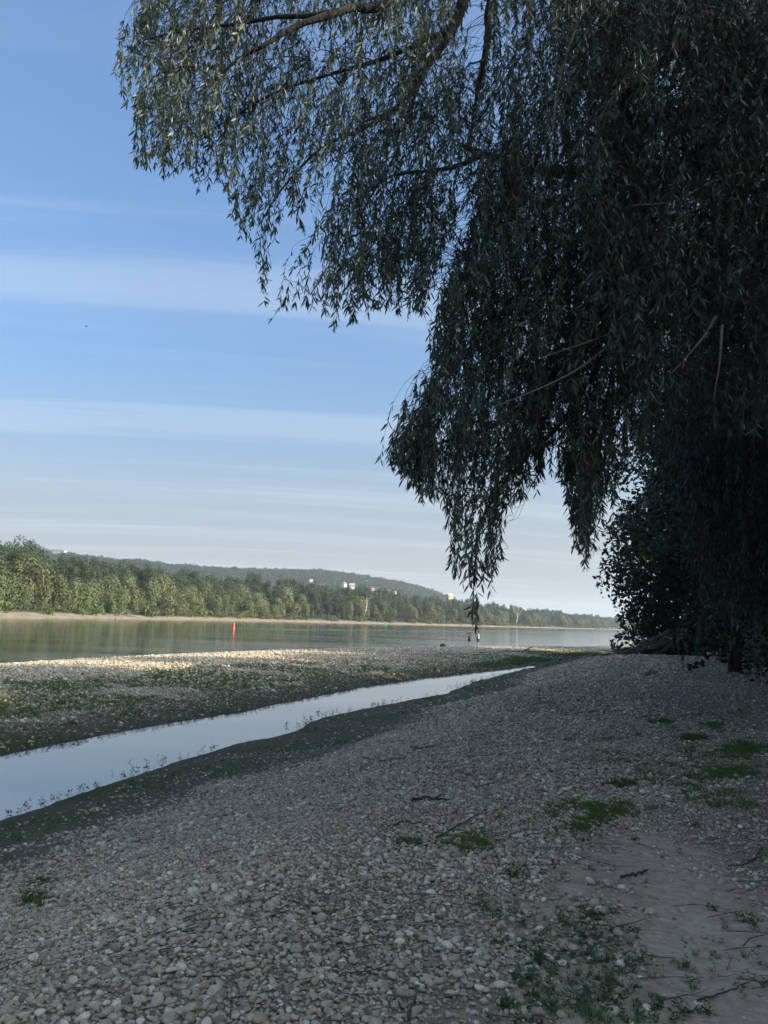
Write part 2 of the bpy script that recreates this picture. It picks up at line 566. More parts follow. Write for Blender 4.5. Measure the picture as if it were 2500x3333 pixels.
def water_mat(name, deep, ripples):
    m, nt, b = new_mat(name)
    b.inputs['Base Color'].default_value = (*deep, 1)
    b.inputs['Roughness'].default_value = 0.06 if ripples else 0.015
    b.inputs['IOR'].default_value = 1.34 if ripples else 2.2
    geo = nd(nt, 'ShaderNodeNewGeometry')
    if ripples:
        mp = nd(nt, 'ShaderNodeMapping', {'Vector': geo.outputs['Position'], 'Rotation': (0, 0, R_(-20)), 'Scale': (0.55, 1.0, 1)})
        a = nd(nt, 'ShaderNodeTexNoise', {'Vector': mp.outputs[0], 'Scale': 1.3, 'Detail': 4.0, 'Roughness': 0.55, 'Distortion': 0.3})
        mp2 = nd(nt, 'ShaderNodeMapping', {'Vector': geo.outputs['Position'], 'Rotation': (0, 0, R_(-22)), 'Scale': (0.25, 1.0, 1)})
        c = nd(nt, 'ShaderNodeTexNoise', {'Vector': mp2.outputs[0], 'Scale': 0.09, 'Detail': 4.0})
        k = nd(nt, 'ShaderNodeMapRange', {'Value': c.outputs[0], 'From Min': 0.35, 'From Max': 0.65, 'To Min': 0.15, 'To Max': 1.5})
        # the troubled line of water that trails away from the buoy with the current
        sp = nd(nt, 'ShaderNodeSeparateXYZ', {0: geo.outputs['Position']})

        def mm(op, *v):
            return nd(nt, 'ShaderNodeMath', dict(enumerate(v)), operation=op).outputs[0]
        d = mm('ADD', mm('MULTIPLY_ADD', sp.outputs['X'], 0.878, 109.8), mm('MULTIPLY', sp.outputs['Y'], -0.478))
        d = mm('MULTIPLY_ADD', mm('SUBTRACT', c.outputs[0], 0.5), 26.0, d)
        t = mm('ADD', mm('MULTIPLY_ADD', sp.outputs['X'], 0.478, -134.8), mm('MULTIPLY', sp.outputs['Y'], 0.878))
        band = nd(nt, 'ShaderNodeMapRange', {'Value': mm('ABSOLUTE', d), 'From Min': 9.0, 'From Max': 2.0}, interpolation_type='SMOOTHSTEP')
        start = nd(nt, 'ShaderNodeMapRange', {'Value': t, 'From Min': 0.0, 'From Max': 12.0})
        wake = mm('MULTIPLY', mm('MULTIPLY', band.outputs[0], start.outputs[0]), 3.0)
        h = nd(nt, 'ShaderNodeMath', {0: a.outputs[0], 1: mm('ADD', k.outputs[0], wake)}, operation='MULTIPLY')
        bp = nd(nt, 'ShaderNodeBump', {'Height': h.outputs[0], 'Strength': 1.0, 'Distance': 0.026})
    else:
        a = nd(nt, 'ShaderNodeTexNoise', {'Vector': geo.outputs['Position'], 'Scale': 1.2, 'Detail': 2.0})
        bp = nd(nt, 'ShaderNodeBump', {'Height': a.outputs[0], 'Strength': 0.3, 'Distance': 0.004})
    nt.links.new(bp.outputs[0], b.inputs['Normal'])
    return m


M['river'] = water_mat('river_water', (0.014, 0.021, 0.016), True)
M['stream'] = water_mat('still_water', (0.20, 0.195, 0.175), False)


def bank_mat():
    m, nt, b = new_mat('far_bank')
    geo = nd(nt, 'ShaderNodeNewGeometry')
    sep = nd(nt, 'ShaderNodeSeparateXYZ', {0: geo.outputs['Position']})
    n = nd(nt, 'ShaderNodeTexNoise', {'Vector': geo.outputs['Position'], 'Scale': 0.35, 'Detail': 6.0, 'Roughness': 0.7})
    sand = ramp(nt, n.outputs[0], [(0.3, (0.12, 0.092, 0.060)), (0.55, (0.25, 0.195, 0.128)), (0.75, (0.40, 0.33, 0.23))])
    soil = ramp(nt, n.outputs[0], [(0.3, (0.03, 0.035, 0.018)), (0.7, (0.07, 0.075, 0.035))])
    h = nd(nt, 'ShaderNodeMath', {0: n.outputs[0], 1: 1.4, 2: sep.outputs['Z']}, operation='MULTIPLY_ADD')
    f = nd(nt, 'ShaderNodeMapRange', {'Value': h.outputs[0], 'From Min': 2.0, 'From Max': 2.5})
    nt.links.new(mixc(nt, f.outputs[0], sand, soil), b.inputs['Base Color'])
    b.inputs['Roughness'].default_value = 0.9
    bp = nd(nt, 'ShaderNodeBump', {'Height': n.outputs[0], 'Strength': 0.6, 'Distance': 0.5})
    nt.links.new(bp.outputs[0], b.inputs['Normal'])
    return m


M['far_bank'] = bank_mat()
M['hill'] = plain('hill_soil', (0.055, 0.060, 0.032), 0.9, 0.3, 0.02)

#@@LAND
# ------------------------------------------------------------------ the lie of the land
RPX = [(0, 2670), (150, 2625), (300, 2568), (450, 2520), (600, 2470), (780, 2420), (900, 2395), (960, 2378), (1000, 2358), (1060, 2335),
       (1150, 2312), (1300, 2285), (1450, 2255), (1560, 2215), (1650, 2190), (1740, 2170)]
LPX = [(0, 2465), (200, 2425), (400, 2385), (600, 2350), (800, 2315), (1000, 2275), (1200, 2235), (1400, 2205), (1600, 2183), (1720, 2168)]
EPX = [(0, 2165), (400, 2142), (800, 2125), (1250, 2112), (1600, 2109), (1850, 2107), (1950, 2104)]
RW = [(-26, -30), (-11.5, -4), (-7.4, 5.0)] + [tuple(on_z(*p)[:2]) for p in RPX] + [(15.5, 68), (21, 80), (34, 105), (60, 160)]
LW = [(-44, -30), (-19, -4), (-11, 8.0)] + [tuple(on_z(*p)[:2]) for p in LPX] + [(14.6, 68), (20, 80), (33, 105), (59, 160)]
EW = [(-46, -30), (-30, 8), (-23.5, 28)] + [tuple(on_z(*p)[:2]) for p in EPX] + [(50, 158), (85, 230), (140, 330), (260, 520)]
PD = np.array([-50, -2.5, -0.6, 0, 1, 2, 3, 4, 5.7, 7.7, 10, 15, 25, 50, 300.])
PZ = np.array([-0.45, -0.45, -0.12, 0, .06, .17, .36, .62, 1.06, 1.40, 1.58, 1.75, 1.95, 2.3, 3.0])
QD = np.array([-50, -1.5, -0.4, 0, .5, 1.5, 3, 6, 9, 14, 200.])
QZ = np.array([-0.45, -0.3, -0.1, 0, .10, .20, .30, .47, .56, .60, .60])
ED = np.array([-60, -3, 0, 1.0, 3, 7, 14, 30, 400.])
EZ = np.array([-3.0, -0.5, 0, .14, .30, .52, .62, 1.2, 8.0])


def land(x, y):
    """height and zone fields of the near shore"""
    x, y = np.asarray(x, float), np.asarray(y, float)
    dR, dL, dE = poly_dist(RW, x, y), -poly_dist(LW, x, y), poly_dist(EW, x, y)
    wob = (fbm(x, y, 3.0, 5) - 0.5) * 0.5 + (fbm(x, y, 0.9, 9) - 0.5) * 0.3
    near = sstep(9, 16, np.hypot(x, y))
    wl = wob * (0.4 + 0.6 * near)
    hb, hq = np.interp(dR + wl * 0.7, PD, PZ), np.interp(dL + wl, QD, QZ)
    hq = np.where(hq > 0, hq * (1 - .58 * sstep(58, 80, y)), hq)
    h = np.maximum(np.where(dR > -0.2, hb, -9), np.where(dL > -0.2, hq, -9))
    mid = (dR <= -0.2) & (dL <= -0.2)
    h = np.where(mid, np.maximum(hb, hq), h)
    fill = sstep(57, 62, y + 1.2 * (fbm(x, y, 2.5, 31) - 0.5) * 4) * (0.10 + 0.10 * sstep(60, 90, y))
    h = np.where((dR < 1.5) & (dL < 1.5) & (y > 50), np.maximum(h, -0.25 + (fill + 0.25) * sstep(55, 61, y + 3 * (fbm(x, y, 2.5, 31) - 0.5))), h)
    h = np.minimum(h, np.interp(dE + wob * 0.5, ED, EZ))
    h = h + (fbm(x, y, 1.6, 3) - 0.5) * 0.07 * sstep(0.02, 0.35, h) + (fbm(x, y, 7.0, 23) - 0.5) * 0.16 * sstep(0.1, 0.6, h) * (1 - .7 * sstep(60, 80, y))
    return h, dR, dL, dE


def height(x, y):
    return land(x, y)[0]


def on_ground(px, py):
    """where the ray through a pixel of the photograph meets the near shore"""
    px, py = np.atleast_1d(np.asarray(px, float)), np.atleast_1d(np.asarray(py, float))
    d = ray(px, py)
    lo, hi = np.full(len(px), 2.0), np.full(len(px), 260.0)
    for n in (70, 14, 10):                                   # march, then refine inside the step that dips under
        f = np.linspace(0, 1, n)
        t = lo[:, None] * (hi / lo)[:, None] ** f
        P = EYE + d[:, None] * t[..., None]
        below = P[..., 2] < height(P[..., 0], P[..., 1])
        k = np.where(below.any(1), np.maximum(below.argmax(1), 1), n - 1)
        r = np.arange(len(px))
        lo, hi = t[r, k - 1], t[r, k]
    return EYE + d * hi[:, None]


def edge_spot(px, inland):
    """point on the bar straight under a pixel column, so far in from the river's edge"""
    ys = np.linspace(60, 120, 400)
    P = at_y(np.full(400, px), np.full(400, 2100.0), ys)
    dE = poly_dist(EW, P[:, 0], P[:, 1])
    k = np.abs(dE - inland).argmin()
    return P[k, 0], P[k, 1]


def ground_poly(pts):
    p = on_ground([a for a, _ in pts], [b for _, b in pts])
    return [tuple(q[:2]) for q in p]


SILT = ground_poly([(1660, 3333), (1760, 3080), (1900, 2900), (1960, 2790), (2080, 2700), (2250, 2690), (2330, 2760), (2420, 2860), (2499, 2960), (2499, 3333)])
SILT = SILT[:-1] + [(4.2, 4.5), (4.0, 1.0), (0.5, 0.5)]
GREENPX = [[(1690, 2128), (1760, 2120), (1850, 2117), (1930, 2120), (1960, 2126), (1900, 2133), (1800, 2136)],
           [(1500, 2160), (1600, 2152), (1690, 2150), (1740, 2156), (1690, 2166), (1560, 2176)],
           [(1650, 2135), (1760, 2140), (1800, 2150), (1760, 2156), (1640, 2150)]]
GREEN = [ground_poly(g) for g in GREENPX]


def zones(x, y, dR, dL, dE):
    n = fbm(x, y, 1.3, 41) - 0.5
    n2 = fbm(x, y, 0.35, 43) - 0.5
    mw = 2.0 + 1.3 * sstep(11, 16, y) * (1 - sstep(33, 45, y)) - 0.6 * sstep(45, 60, y)
    mud = (1 - sstep(-0.9, 0.7, dR - mw + n * 1.5 + n2 * 0.9)) * (dR > -3)
    mudl = (1 - sstep(-0.8, 0.8, dL - 2.3 + n * 2.4 + n2 * 1.2)) * (dL > -3)
    chan = (y > 50) & (dR < 1.5) & (dL < 1.5)
    mud = np.maximum(np.maximum(mud * (dR > -2), mudl * (dL > -2)), chan * 1.0)
    wet = np.where(dE < 0.4, 0.6, 0)
    mud = np.maximum(mud, wet)
    sx = sum(in_poly(SILT, x + n * 0.7 + n2 * 0.5 + a, y + n * 0.7 - n2 * 0.5 + b) * 1.0 for a, b in ((0, 0), (.22, .1), (-.22, -.1), (.08, -.25), (-.08, .25), (.4, -.15), (-.4, .15), (.1, .45), (-.1, -.45))) / 9.0
    sx = np.clip(sx + (n2 + .3 * n) * 1.1 * (sx > .02) * (sx < .98), 0, 1)
    band = sstep(1.6, 3.0, dL) * (1 - sstep(6.5, 9.5, dL)) * sstep(0.45, 0.62, fbm(x, y, 2.6, 51) + 0.25 * n2 + 0.10)
    band = band * (1 - 0.6 * sstep(30, 50, y))
    grn = band
    for g in GREEN:
        grn = np.maximum(grn, in_poly(g, x + n * 2.0, y + n * 4) * 1.0)
    alg = np.clip(sstep(0.45, 0.65, fbm(x, y, 1.1, 57) + 0.3 * n2), 0, 1)
    return mud, sx * 1.0, grn, alg


def build_ground():
    def axis(lo, hi, c, fine, n):
        s = np.linspace(np.arcsinh((lo - c) / fine), np.arcsinh((hi - c) / fine), n)
        return c + fine * np.sinh(s)
    xs = axis(-70, 320, 0.0, 4.0, 420)
    ys = axis(-60, 560, 7.0, 5.0, 560)
    X, Y = np.meshgrid(xs, ys)
    h, dR, dL, dE = land(X, Y)
    mud, silt, grn, alg = zones(X, Y, dR, dL, dE)
    r = np.hypot(X, Y)
    zone = np.stack([np.maximum(mud, grn * 0.5), silt, alg, np.ones_like(mud)], -1)
    far = sstep(10, 28, r)
    idx = np.arange(X.size).reshape(X.shape)
    Q = np.stack([idx[:-1, :-1], idx[:-1, 1:], idx[1:, 1:], idx[1:, :-1]], -1)
    keep = (np.maximum.reduce([h[:-1, :-1], h[1:, 1:], h[1:, :-1], h[:-1, 1:]]) > -1.0)
    me = mesh_np('gravel_beach', np.stack([X, Y, h], -1).reshape(-1, 3), [Q[keep].reshape(-1, 4)], True,
                 {'zone': ('FLOAT_COLOR', zone.reshape(-1, 4)), 'far': ('FLOAT', far.ravel()), 'dry': ('FLOAT', (sstep(.5, 4, dL) * sstep(-.5, .5, dE)).ravel())})  # last attribute marks the bar ground whose colour is lightened
    return tag(link('gravel_beach', me, M['ground']), kind='structure')


GROUND = build_ground()

# water: one sheet for the river, one for the side stream (apart from each other under the gravel bar)
def offset_line(pts, d):
    p = np.asarray(pts, float)
    t = np.gradient(p, axis=0)
    t = unit(t)
    return p + np.stack([t[:, 1], -t[:, 0]], -1) * d


def build_water():
    inner = offset_line(EW, 2.2)
    n = len(inner)
    outer = np.stack([inner[:, 0] - 900, inner[:, 1] + 500], -1)
    outer[0] = (-1200, -300)
    outer = np.array([np.linspace(-1500, 500, n), np.linspace(-400, 5200, n)]).T
    inner = np.vstack([inner, [[900, 1500], [2600, 5200]]])
    outer = np.vstack([outer, [[600, 5200], [1600, 5400]]])
    V = np.vstack([np.c_[inner, np.zeros(len(inner))], np.c_[outer, np.zeros(len(outer))]])
    k = len(inner)
    Q = [[i + 1, i, k + i, k + i + 1] for i in range(k - 1)]
    tag(link('river', mesh_np('river', V, [np.array(Q)]), M['river']), kind='structure')
    a, b = offset_line(RW, 0.9), offset_line(LW, -0.9)
    ra, rb = [], []
    for t in np.linspace(0, 1, 40):
        for src, dst in ((a, ra), (b, rb)):
            m = src[src[:, 1] < 66]
            s = np.r_[0, np.cumsum(np.linalg.norm(np.diff(m, axis=0), axis=1))]
            dst.append((np.interp(t * s[-1], s, m[:, 0]), np.interp(t * s[-1], s, m[:, 1])))
    V = np.vstack([np.c_[ra, np.zeros(40)], np.c_[rb, np.zeros(40)]])
    Q = [[i, i + 1, 40 + i + 1, 40 + i] for i in range(39)]
    tag(link('stream', mesh_np('stream', V, [np.array(Q)]), M['stream']), kind='structure')


build_water()

#@@FAR
# ------------------------------------------------------------------ far bank, hills
SPX = [(-300, 170), (0, 205), (250, 250), (500, 310), (750, 390), (1000, 480), (1300, 620), (1600, 850), (1900, 1300)]
SHORE = np.array([(-118, -60), (-108, 90)] + [tuple(at_y(px, 2000, d)[:2]) for px, d in SPX] + [(620, 1900), (1300, 3000)])
SL = smooth_line(np.c_[SHORE, np.zeros(len(SHORE))], 260)[:, :2]
SLD = np.r_[0, np.cumsum(np.linalg.norm(np.diff(SL, axis=0), axis=1))]
SN = unit(np.gradient(SL, axis=0))
SN = np.stack([-SN[:, 1], SN[:, 0]], -1)          # inland
BO = np.array([-14, -3, 0, 2.0, 5, 9, 14, 30, 80, 200, 480])
BZ = np.array([-3, -0.5, 0, .35, .75, 1.2, 2.2, 3.0, 4.0, 7.0, 12.])


def build_far_bank():
    k = len(BO)
    wob = (fbm(SLD, SLD * 0, 30, 3) - 0.5) * 5 + (fbm(SLD, SLD * 0, 7, 4) - 0.5) * 1.6
    V = np.empty((len(SL), k, 3))
    for j in range(k):
        V[:, j, :2] = SL + SN * (BO[j] + wob * (j > 0))[:, None]
        V[:, j, 2] = BZ[j] + (fbm(SLD, SLD * 0 + j, 5, 8) - 0.5) * (0.7 if 3 <= j < 8 else 0)
    idx = np.arange(len(SL) * k).reshape(len(SL), k)
    Q = np.stack([idx[:-1, :-1], idx[1:, :-1], idx[1:, 1:], idx[:-1, 1:]], -1).reshape(-1, 4)
    tag(link('far_bank', mesh_np('far_bank', V.reshape(-1, 3), [Q], True), M['far_bank']), kind='structure')


build_far_bank()


def shore_at(s, off):
    return np.array([np.interp(s, SLD, SL[:, 0]) + np.interp(s, SLD, SN[:, 0]) * off,
                     np.interp(s, SLD, SL[:, 1]) + np.interp(s, SLD, SN[:, 1]) * off])


def bank_z(off):
    return np.interp(off, BO, BZ)


# ridge of the hill: (pixel of its crest in the photograph, distance)
RIDGE = [(-700, 1700, 1350), (-300, 1745, 1420), (0, 1775, 1460), (150, 1790, 1500), (240, 1797, 1520), (377, 1815, 1560), (450, 1819, 1600), (607, 1836, 1650), (781, 1846, 1750),
         (947, 1850, 1850), (1050, 1853, 1900), (1201, 1872, 1980), (1346, 1900, 2080), (1450, 1935, 2160), (1560, 1985, 2260), (1720, 2035, 2400)]
RID = np.array([at_y(a, b, c) for a, b, c in RIDGE])
RIDL = smooth_line(RID, 120)
HU = np.r_[0, np.cumsum(np.linalg.norm(np.diff(RIDL[:, :2], axis=0), axis=1))]
FOOT = RIDL[:, :2] * np.linspace(0.46, 0.62, 120)[:, None]
HV = np.array([0, .12, .3, .5, .7, .86, 1.0, 1.1, 1.4, 1.9])
HZ = np.array([-.02, .04, .20, .42, .68, .88, 1.0, .98, .80, .2])


def hill_pt(u, v):
    """u in metres along the crest, v 0 at the foot and 1 on the crest"""
    c = np.stack([np.interp(u, HU, RIDL[:, i]) for i in range(3)], -1)
    f = np.stack([np.interp(u, HU, FOOT[:, i]) for i in range(2)], -1)
    xy = f + (c[..., :2] - f) * np.asarray(v)[..., None]
    bump = (fbm(xy[..., 0], xy[..., 1], 160, 77) - 0.5) * 26 * np.clip(v, 0, 1) * np.clip(1 - np.asarray(v), 0.0, 1) * 2.2
    z = np.maximum(c[..., 2] - 7, 4) * np.interp(v, HV, HZ) + bump
    return np.concatenate([xy, z[..., None]], -1)


def build_hill():
    U, Vv = np.meshgrid(np.linspace(0, HU[-1], 150), np.linspace(0, 1.9, 60), indexing='ij')
    P = hill_pt(U, Vv)
    idx = np.arange(U.size).reshape(U.shape)
    Q = np.stack([idx[:-1, :-1], idx[1:, :-1], idx[1:, 1:], idx[:-1, 1:]], -1).reshape(-1, 4)
    tag(link('hill', mesh_np('hill', P.reshape(-1, 3), [Q], True), M['hill']), kind='structure')
    # the flat land beyond the bend of the river, far down the valley
    pts = [at_y(1700, 2030, 2700), at_y(1850, 2030, 3000), at_y(1980, 2032, 3200), at_y(2200, 2040, 3400), at_y(2700, 2060, 3600), at_y(3600, 2090, 3700)]
    L = smooth_line(pts, 40)
    V, k = [], 6
    for off, z in ((0, 0.0), (40, 6), (160, 22), (300, 26), (600, 24), (900, -3)):
        q = L.copy()
        q[:, 1] += off
        q[:, 2] = z
        V.append(q)
    V = np.stack(V, 1)
    idx = np.arange(40 * k).reshape(40, k)
    Q = np.stack([idx[:-1, :-1], idx[1:, :-1], idx[1:, 1:], idx[:-1, 1:]], -1).reshape(-1, 4)
    tag(link('distant_hill', mesh_np('distant_hill', V.reshape(-1, 3), [Q], True), M['hill']), kind='structure')
    return V


DISTANT = build_hill()

# ------------------------------------------------------------------ crowns of leaf-sized faces
def quads_on(c, n, size, rng, stretch=1.5, attr_bias=0.0):
    """one bent leaf clump (two triangles over four points) at each c facing n"""
    N = len(c)
    t = unit(np.cross(n, rng.normal(size=(N, 3))))
    b = np.cross(n, t)
    s = size * rng.uniform(0.6, 1.35, (N, 1))
    l, w = t * s * stretch * 0.5, b * s * 0.5
    lift = n * s * 0.18
    V = np.stack([c - l, c + w - lift, c + l, c - w - lift], 1)
    idx = np.arange(N * 4).reshape(N, 4)
    T = np.concatenate([idx[:, [0, 1, 2]], idx[:, [0, 2, 3]]])
    return V.reshape(-1, 3), T


def crown_mesh(name, clumps, per, size, rng, up=0.25, rough=0.45, stretch=1.5, droop=0.0):
    """clumps: (c, radii, shade) lists; faces sit on each clump's surface and look outward"""
    Vs, Ts, rn, n0 = [], [], [], 0
    for c, r, sh in clumps:
        k = max(8, int(per * (r[0] * r[1] * r[2]) ** (2 / 3)))
        d = unit(rng.normal(size=(k, 3)))
        d = d[d[:, 2] > -0.75]
        rad = rng.uniform(0.72, 1.08, (len(d), 1))
        p = np.asarray(c) + d * np.asarray(r) * rad
        if droop:
            low = np.maximum(0, 1 - (d[:, 2] + 0.2))
            p[:, 2] -= droop * low * rng.uniform(0, 1, len(d)) * r[2]
        n = unit(d / np.asarray(r) * np.mean(r) + rng.normal(size=d.shape) * rough + (0, 0, up))
        V, T = quads_on(p, n, size, rng, stretch)
        Vs.append(V)
        Ts.append(T + n0)
        n0 += len(V)
        rn.append(np.repeat(np.clip(sh + rng.normal(size=len(d)) * 0.10, 0, 1), 4))
    return mesh_np(name, np.vstack(Vs), [np.vstack(Ts)], False, {'rnd': ('FLOAT', np.concatenate(rn))})


def limbs_mesh(name, lines, sides=6, n=9):
    P = np.stack([smooth_line(l, n) for l, _, _ in lines])
    r = np.stack([np.linspace(a, b, n) for _, a, b in lines])
    V, Q = tubes(P, r, sides)
    return mesh_np(name, V, Q, True)


def make_willow(i, rng):
    """broad riverside willow, 13 m tall: drooping lobes"""
    cl, ln = [], [([(0, 0, -0.3), (0.2, 0.1, 2), (0.3 * rng.normal(), 0.3 * rng.normal(), 5)], .42, .25)]
    n = 7 + int(rng.integers(0, 3))
    for k in range(n):
        a = k * 2.399 + rng.uniform(-.4, .4)
        hz = rng.uniform(0.15, 1.0)
        rad = (1 - 0.55 * hz ** 2) * rng.uniform(2.2, 4.9)
        c = np.array([math.cos(a) * rad, math.sin(a) * rad, 2.4 + 8.6 * hz + rng.uniform(-.6, .6)])
        r0 = rng.uniform(2.0, 3.2)
        sh = rng.uniform(0.3, 0.75)
        ln.append(([(0, 0, 2.0 + 2 * hz), (c[0] * .5, c[1] * .5, c[2] * .75 + .6), tuple(c)], .16, .05))
        cl.append((c + (0, 0, .4), (r0, r0, r0 * .9), sh))
        for q in range(3):                                   # hanging lobes under each head
            aa = rng.uniform(0, 6.28)
            rr = r0 * rng.uniform(.55, .9)
            cl.append((c + (math.cos(aa) * rr, math.sin(aa) * rr, -rng.uniform(.9, 2.6)), (r0 * .55, r0 * .55, r0 * rng.uniform(.8, 1.25)), sh + rng.uniform(-.15, .1)))
    cl.append((np.array([0, 0, 11.2]), (2.2, 2.2, 1.7), .6))
    for k in range(7):
        a = k * .9 + rng.uniform(-.3, .3)
        cl.append((np.array([math.cos(a) * 3.2, math.sin(a) * 3.2, 1.3]), (1.6, 1.6, 1.3), .2))
    return crown_mesh('crown', cl, 34, .42, rng, .12, .13, 1.5, .5), limbs_mesh('trunk', ln)


def make_poplar(i, rng):
    """tall bank poplar, 25 m: upward fans of foliage on a forked trunk"""
    cl, ln = [], []
    lean = rng.normal(size=2) * .8
    ln.append(([(0, 0, -.4), (lean[0] * .3, lean[1] * .3, 8), (lean[0], lean[1], 18)], .5, .14))
    n = 15 + int(rng.integers(0, 5))
    for k in range(n):
        hz = (k + rng.uniform(0, 1)) / n
        a = k * 2.399 + rng.uniform(-.5, .5)
        spread = (3.9 + .9 * rng.normal()) * (0.55 + 0.9 * hz - 1.05 * hz ** 3)
        z = 4.5 + 18.5 * hz
        c = np.array([math.cos(a) * spread + lean[0] * hz, math.sin(a) * spread + lean[1] * hz, z])
        sh = rng.uniform(.25, .75)
        ln.append(([(lean[0] * hz * .7, lean[1] * hz * .7, z * .62 + 1), (c[0] * .6, c[1] * .6, z * .85 + .4), tuple(c)], .15, .04))
        for q in range(3):
            o = np.array([math.cos(a), math.sin(a), 0]) * rng.uniform(-.8, 1.7) + rng.normal(size=3) * (.8, .8, .9) + (0, 0, q * .5)
            rr = rng.uniform(1.4, 2.7)
            cl.append((c + o, (rr, rr, rr * rng.uniform(.8, 1.3)), sh + rng.uniform(-.12, .12)))
    return crown_mesh('crown', cl, 24, .45, rng, .2, .18, 1.5), limbs_mesh('trunk', ln)


def make_bush(i, rng):
    cl = []
    for k in range(9):
        a = k * 2.4
        r0 = rng.uniform(.7, 1.3)
        cl.append((np.array([math.cos(a) * rng.uniform(.3, 2.0), math.sin(a) * rng.uniform(.3, 2.0), rng.uniform(.6, 2.6)]), (r0, r0, r0), rng.uniform(.3, .8)))
    ln = [([(0, 0, -.2), (.2 * math.cos(q * 2.1), .2 * math.sin(q * 2.1), .8), (.9 * math.cos(q * 2.1), .9 * math.sin(q * 2.1), 2.0)], .07, .02) for q in range(4)]
    return crown_mesh('crown', cl, 22, .42, rng, .3, .5, 1.5), limbs_mesh('trunk', ln, 5, 6)


PROTO = {'willow': [make_willow(i, np.random.default_rng(100 + i)) for i in range(5)],
         'poplar': [make_poplar(i, np.random.default_rng(200 + i)) for i in range(6)],
         'bush': [make_bush(i, np.random.default_rng(300 + i)) for i in range(3)]}
TREE_MAT = {'willow': 'crown_willow', 'poplar': 'crown_poplar', 'bush': 'crown_bush'}
for k_, lst in PROTO.items():
    for cm, tm in lst:
        cm.materials.append(M[TREE_MAT[k_]])
        tm.materials.append(M['bark'])
TNAME = {'willow': 'willow_tree', 'poplar': 'poplar_tree', 'bush': 'shrub'}
TCAT = {'willow': 'tree', 'poplar': 'tree', 'bush': 'shrub'}
USED_LABELS = {}


def where_far(px):
    marks = [(60, 'at the upstream end of the wood'), (170, 'just upstream of the yellowish willow'), (300, 'upstream of the driftwood heap'), (370, 'beside the driftwood heap'),
             (460, 'behind the driftwood heap'), (560, 'downstream of the driftwood heap'), (680, 'upstream of the red buoy'), (735, 'just upstream of the red buoy'), (800, 'straight behind the red buoy'),
             (880, 'just downstream of the red buoy'), (960, 'below the first white house'), (1060, 'below the pair of white houses'), (1165, 'just upstream of the forked bare trunk'),
             (1225, 'around the forked bare trunk'), (1290, 'near the green buoy'), (1380, 'below the yellow house'), (1480, 'just before the two bathers'), (1580, 'behind the two bathers'),
             (1660, 'just upstream of the bleached dead tree'), (1730, 'around the bleached dead tree'), (1830, 'beyond the bleached dead tree')]
    for a, t in marks:
        if px < a:
            return t
    return 'towards the far bend of the river'


def far_tree(kind, s, off, sc, rng, row, look):
    x, y = shore_at(s, off)
    px, _, dep = to_px((x, y, 5))
    if px < -420 or px > 2020 or dep < 20:
        return None
    cm, tm = PROTO[kind][int(rng.integers(len(PROTO[kind])))]
    rz = rng.uniform(0, 6.28)
    lab = f"{look} {where_far(float(px))}, {row}"
    o = empty(TNAME[kind], (x, y, bank_z(off) - 0.2), (0, 0, rz), lab, TCAT[kind], 'trees and shrubs along the far bank')
    sx = sc * rng.uniform(.88, 1.15)
    for nm, me in (('trunk', tm), ('crown', cm)):
        c = link(nm, me, None, o)
        c.scale = (sx, sx, sc)
    return o


def plant_far_bank():
    rng = np.random.default_rng(5)
    s0 = 120.0
    # front row: pale willows with gaps, low shrubs between them on the beach edge
    s = s0
    while s < SLD[-1] - 900:
        x, y = shore_at(s, 14)
        near = 1 if y < 460 else (1.25 if y < 760 else 1.9)
        if y > 500 and rng.random() < .45:
            far_tree('poplar', s, rng.uniform(14, 20), rng.uniform(.6, .8), rng, 'in the front row', rng.choice(['small rounded green tree', 'small bushy olive tree']))
        else:
            sc = rng.uniform(.85, 1.3) if y < 300 else rng.uniform(1.0, 1.5)
            look = ('low silvery willow' if sc < 1.0 else 'broad silvery willow' if sc < 1.25 else 'tall pale willow')
            far_tree('willow', s, rng.uniform(11, 17), sc, rng, 'in the front row', look)
        if rng.random() < .62:
            far_tree('bush', s + rng.uniform(2, 8), rng.uniform(6, 10), rng.uniform(.8, 1.7), rng, 'on the beach edge', rng.choice(['bright green shrub', 'yellow-green shrub', 'low dense shrub']))
        s += rng.uniform(8.0, 17.0) * near
    # taller trees behind, row after row
    for off, lo, hi, step, row in ((27, .66, .95, 9.0, 'in the second row'), (40, .85, 1.08, 11.0, 'in the third row'), (58, .95, 1.2, 14.0, 'in the back row')):
        s = s0 + off * .2
        while s < SLD[-1] - 900:
            x, y = shore_at(s, off)
            near = 1 if y < 460 else (1.35 if y < 760 else 2.2)
            sc = rng.uniform(lo, hi)
            ppx = float(to_px((x, y, 5))[0])
            if 90 < ppx < 760:
                sc *= .86
            far_tree('poplar', s, off + rng.uniform(-4, 4), sc, rng, row,
                     rng.choice(['dark upright poplar', 'dark bushy poplar', 'grey-green poplar', 'tall feathery poplar']))
            s += rng.uniform(.75, 1.25) * step * near


plant_far_bank()
ORDINAL = 'first second third fourth fifth sixth seventh eighth ninth tenth eleventh twelfth thirteenth fourteenth fifteenth sixteenth seventeenth eighteenth nineteenth twentieth'.split()


def tell_apart():
    """trees that share look, place and row are counted downstream"""
    same = {}
    for o in bpy.data.objects:
        if o.get('group') == 'trees and shrubs along the far bank':
            same.setdefault(o['label'], []).append(o)
    for lab, lst in same.items():
        if len(lst) > 1:
            lst.sort(key=lambda o: float(to_px(np.array(o.location))[0]))
            for w, o in zip(ORDINAL, lst):
                o['label'] = f'{w} {lab}'


tell_apart()


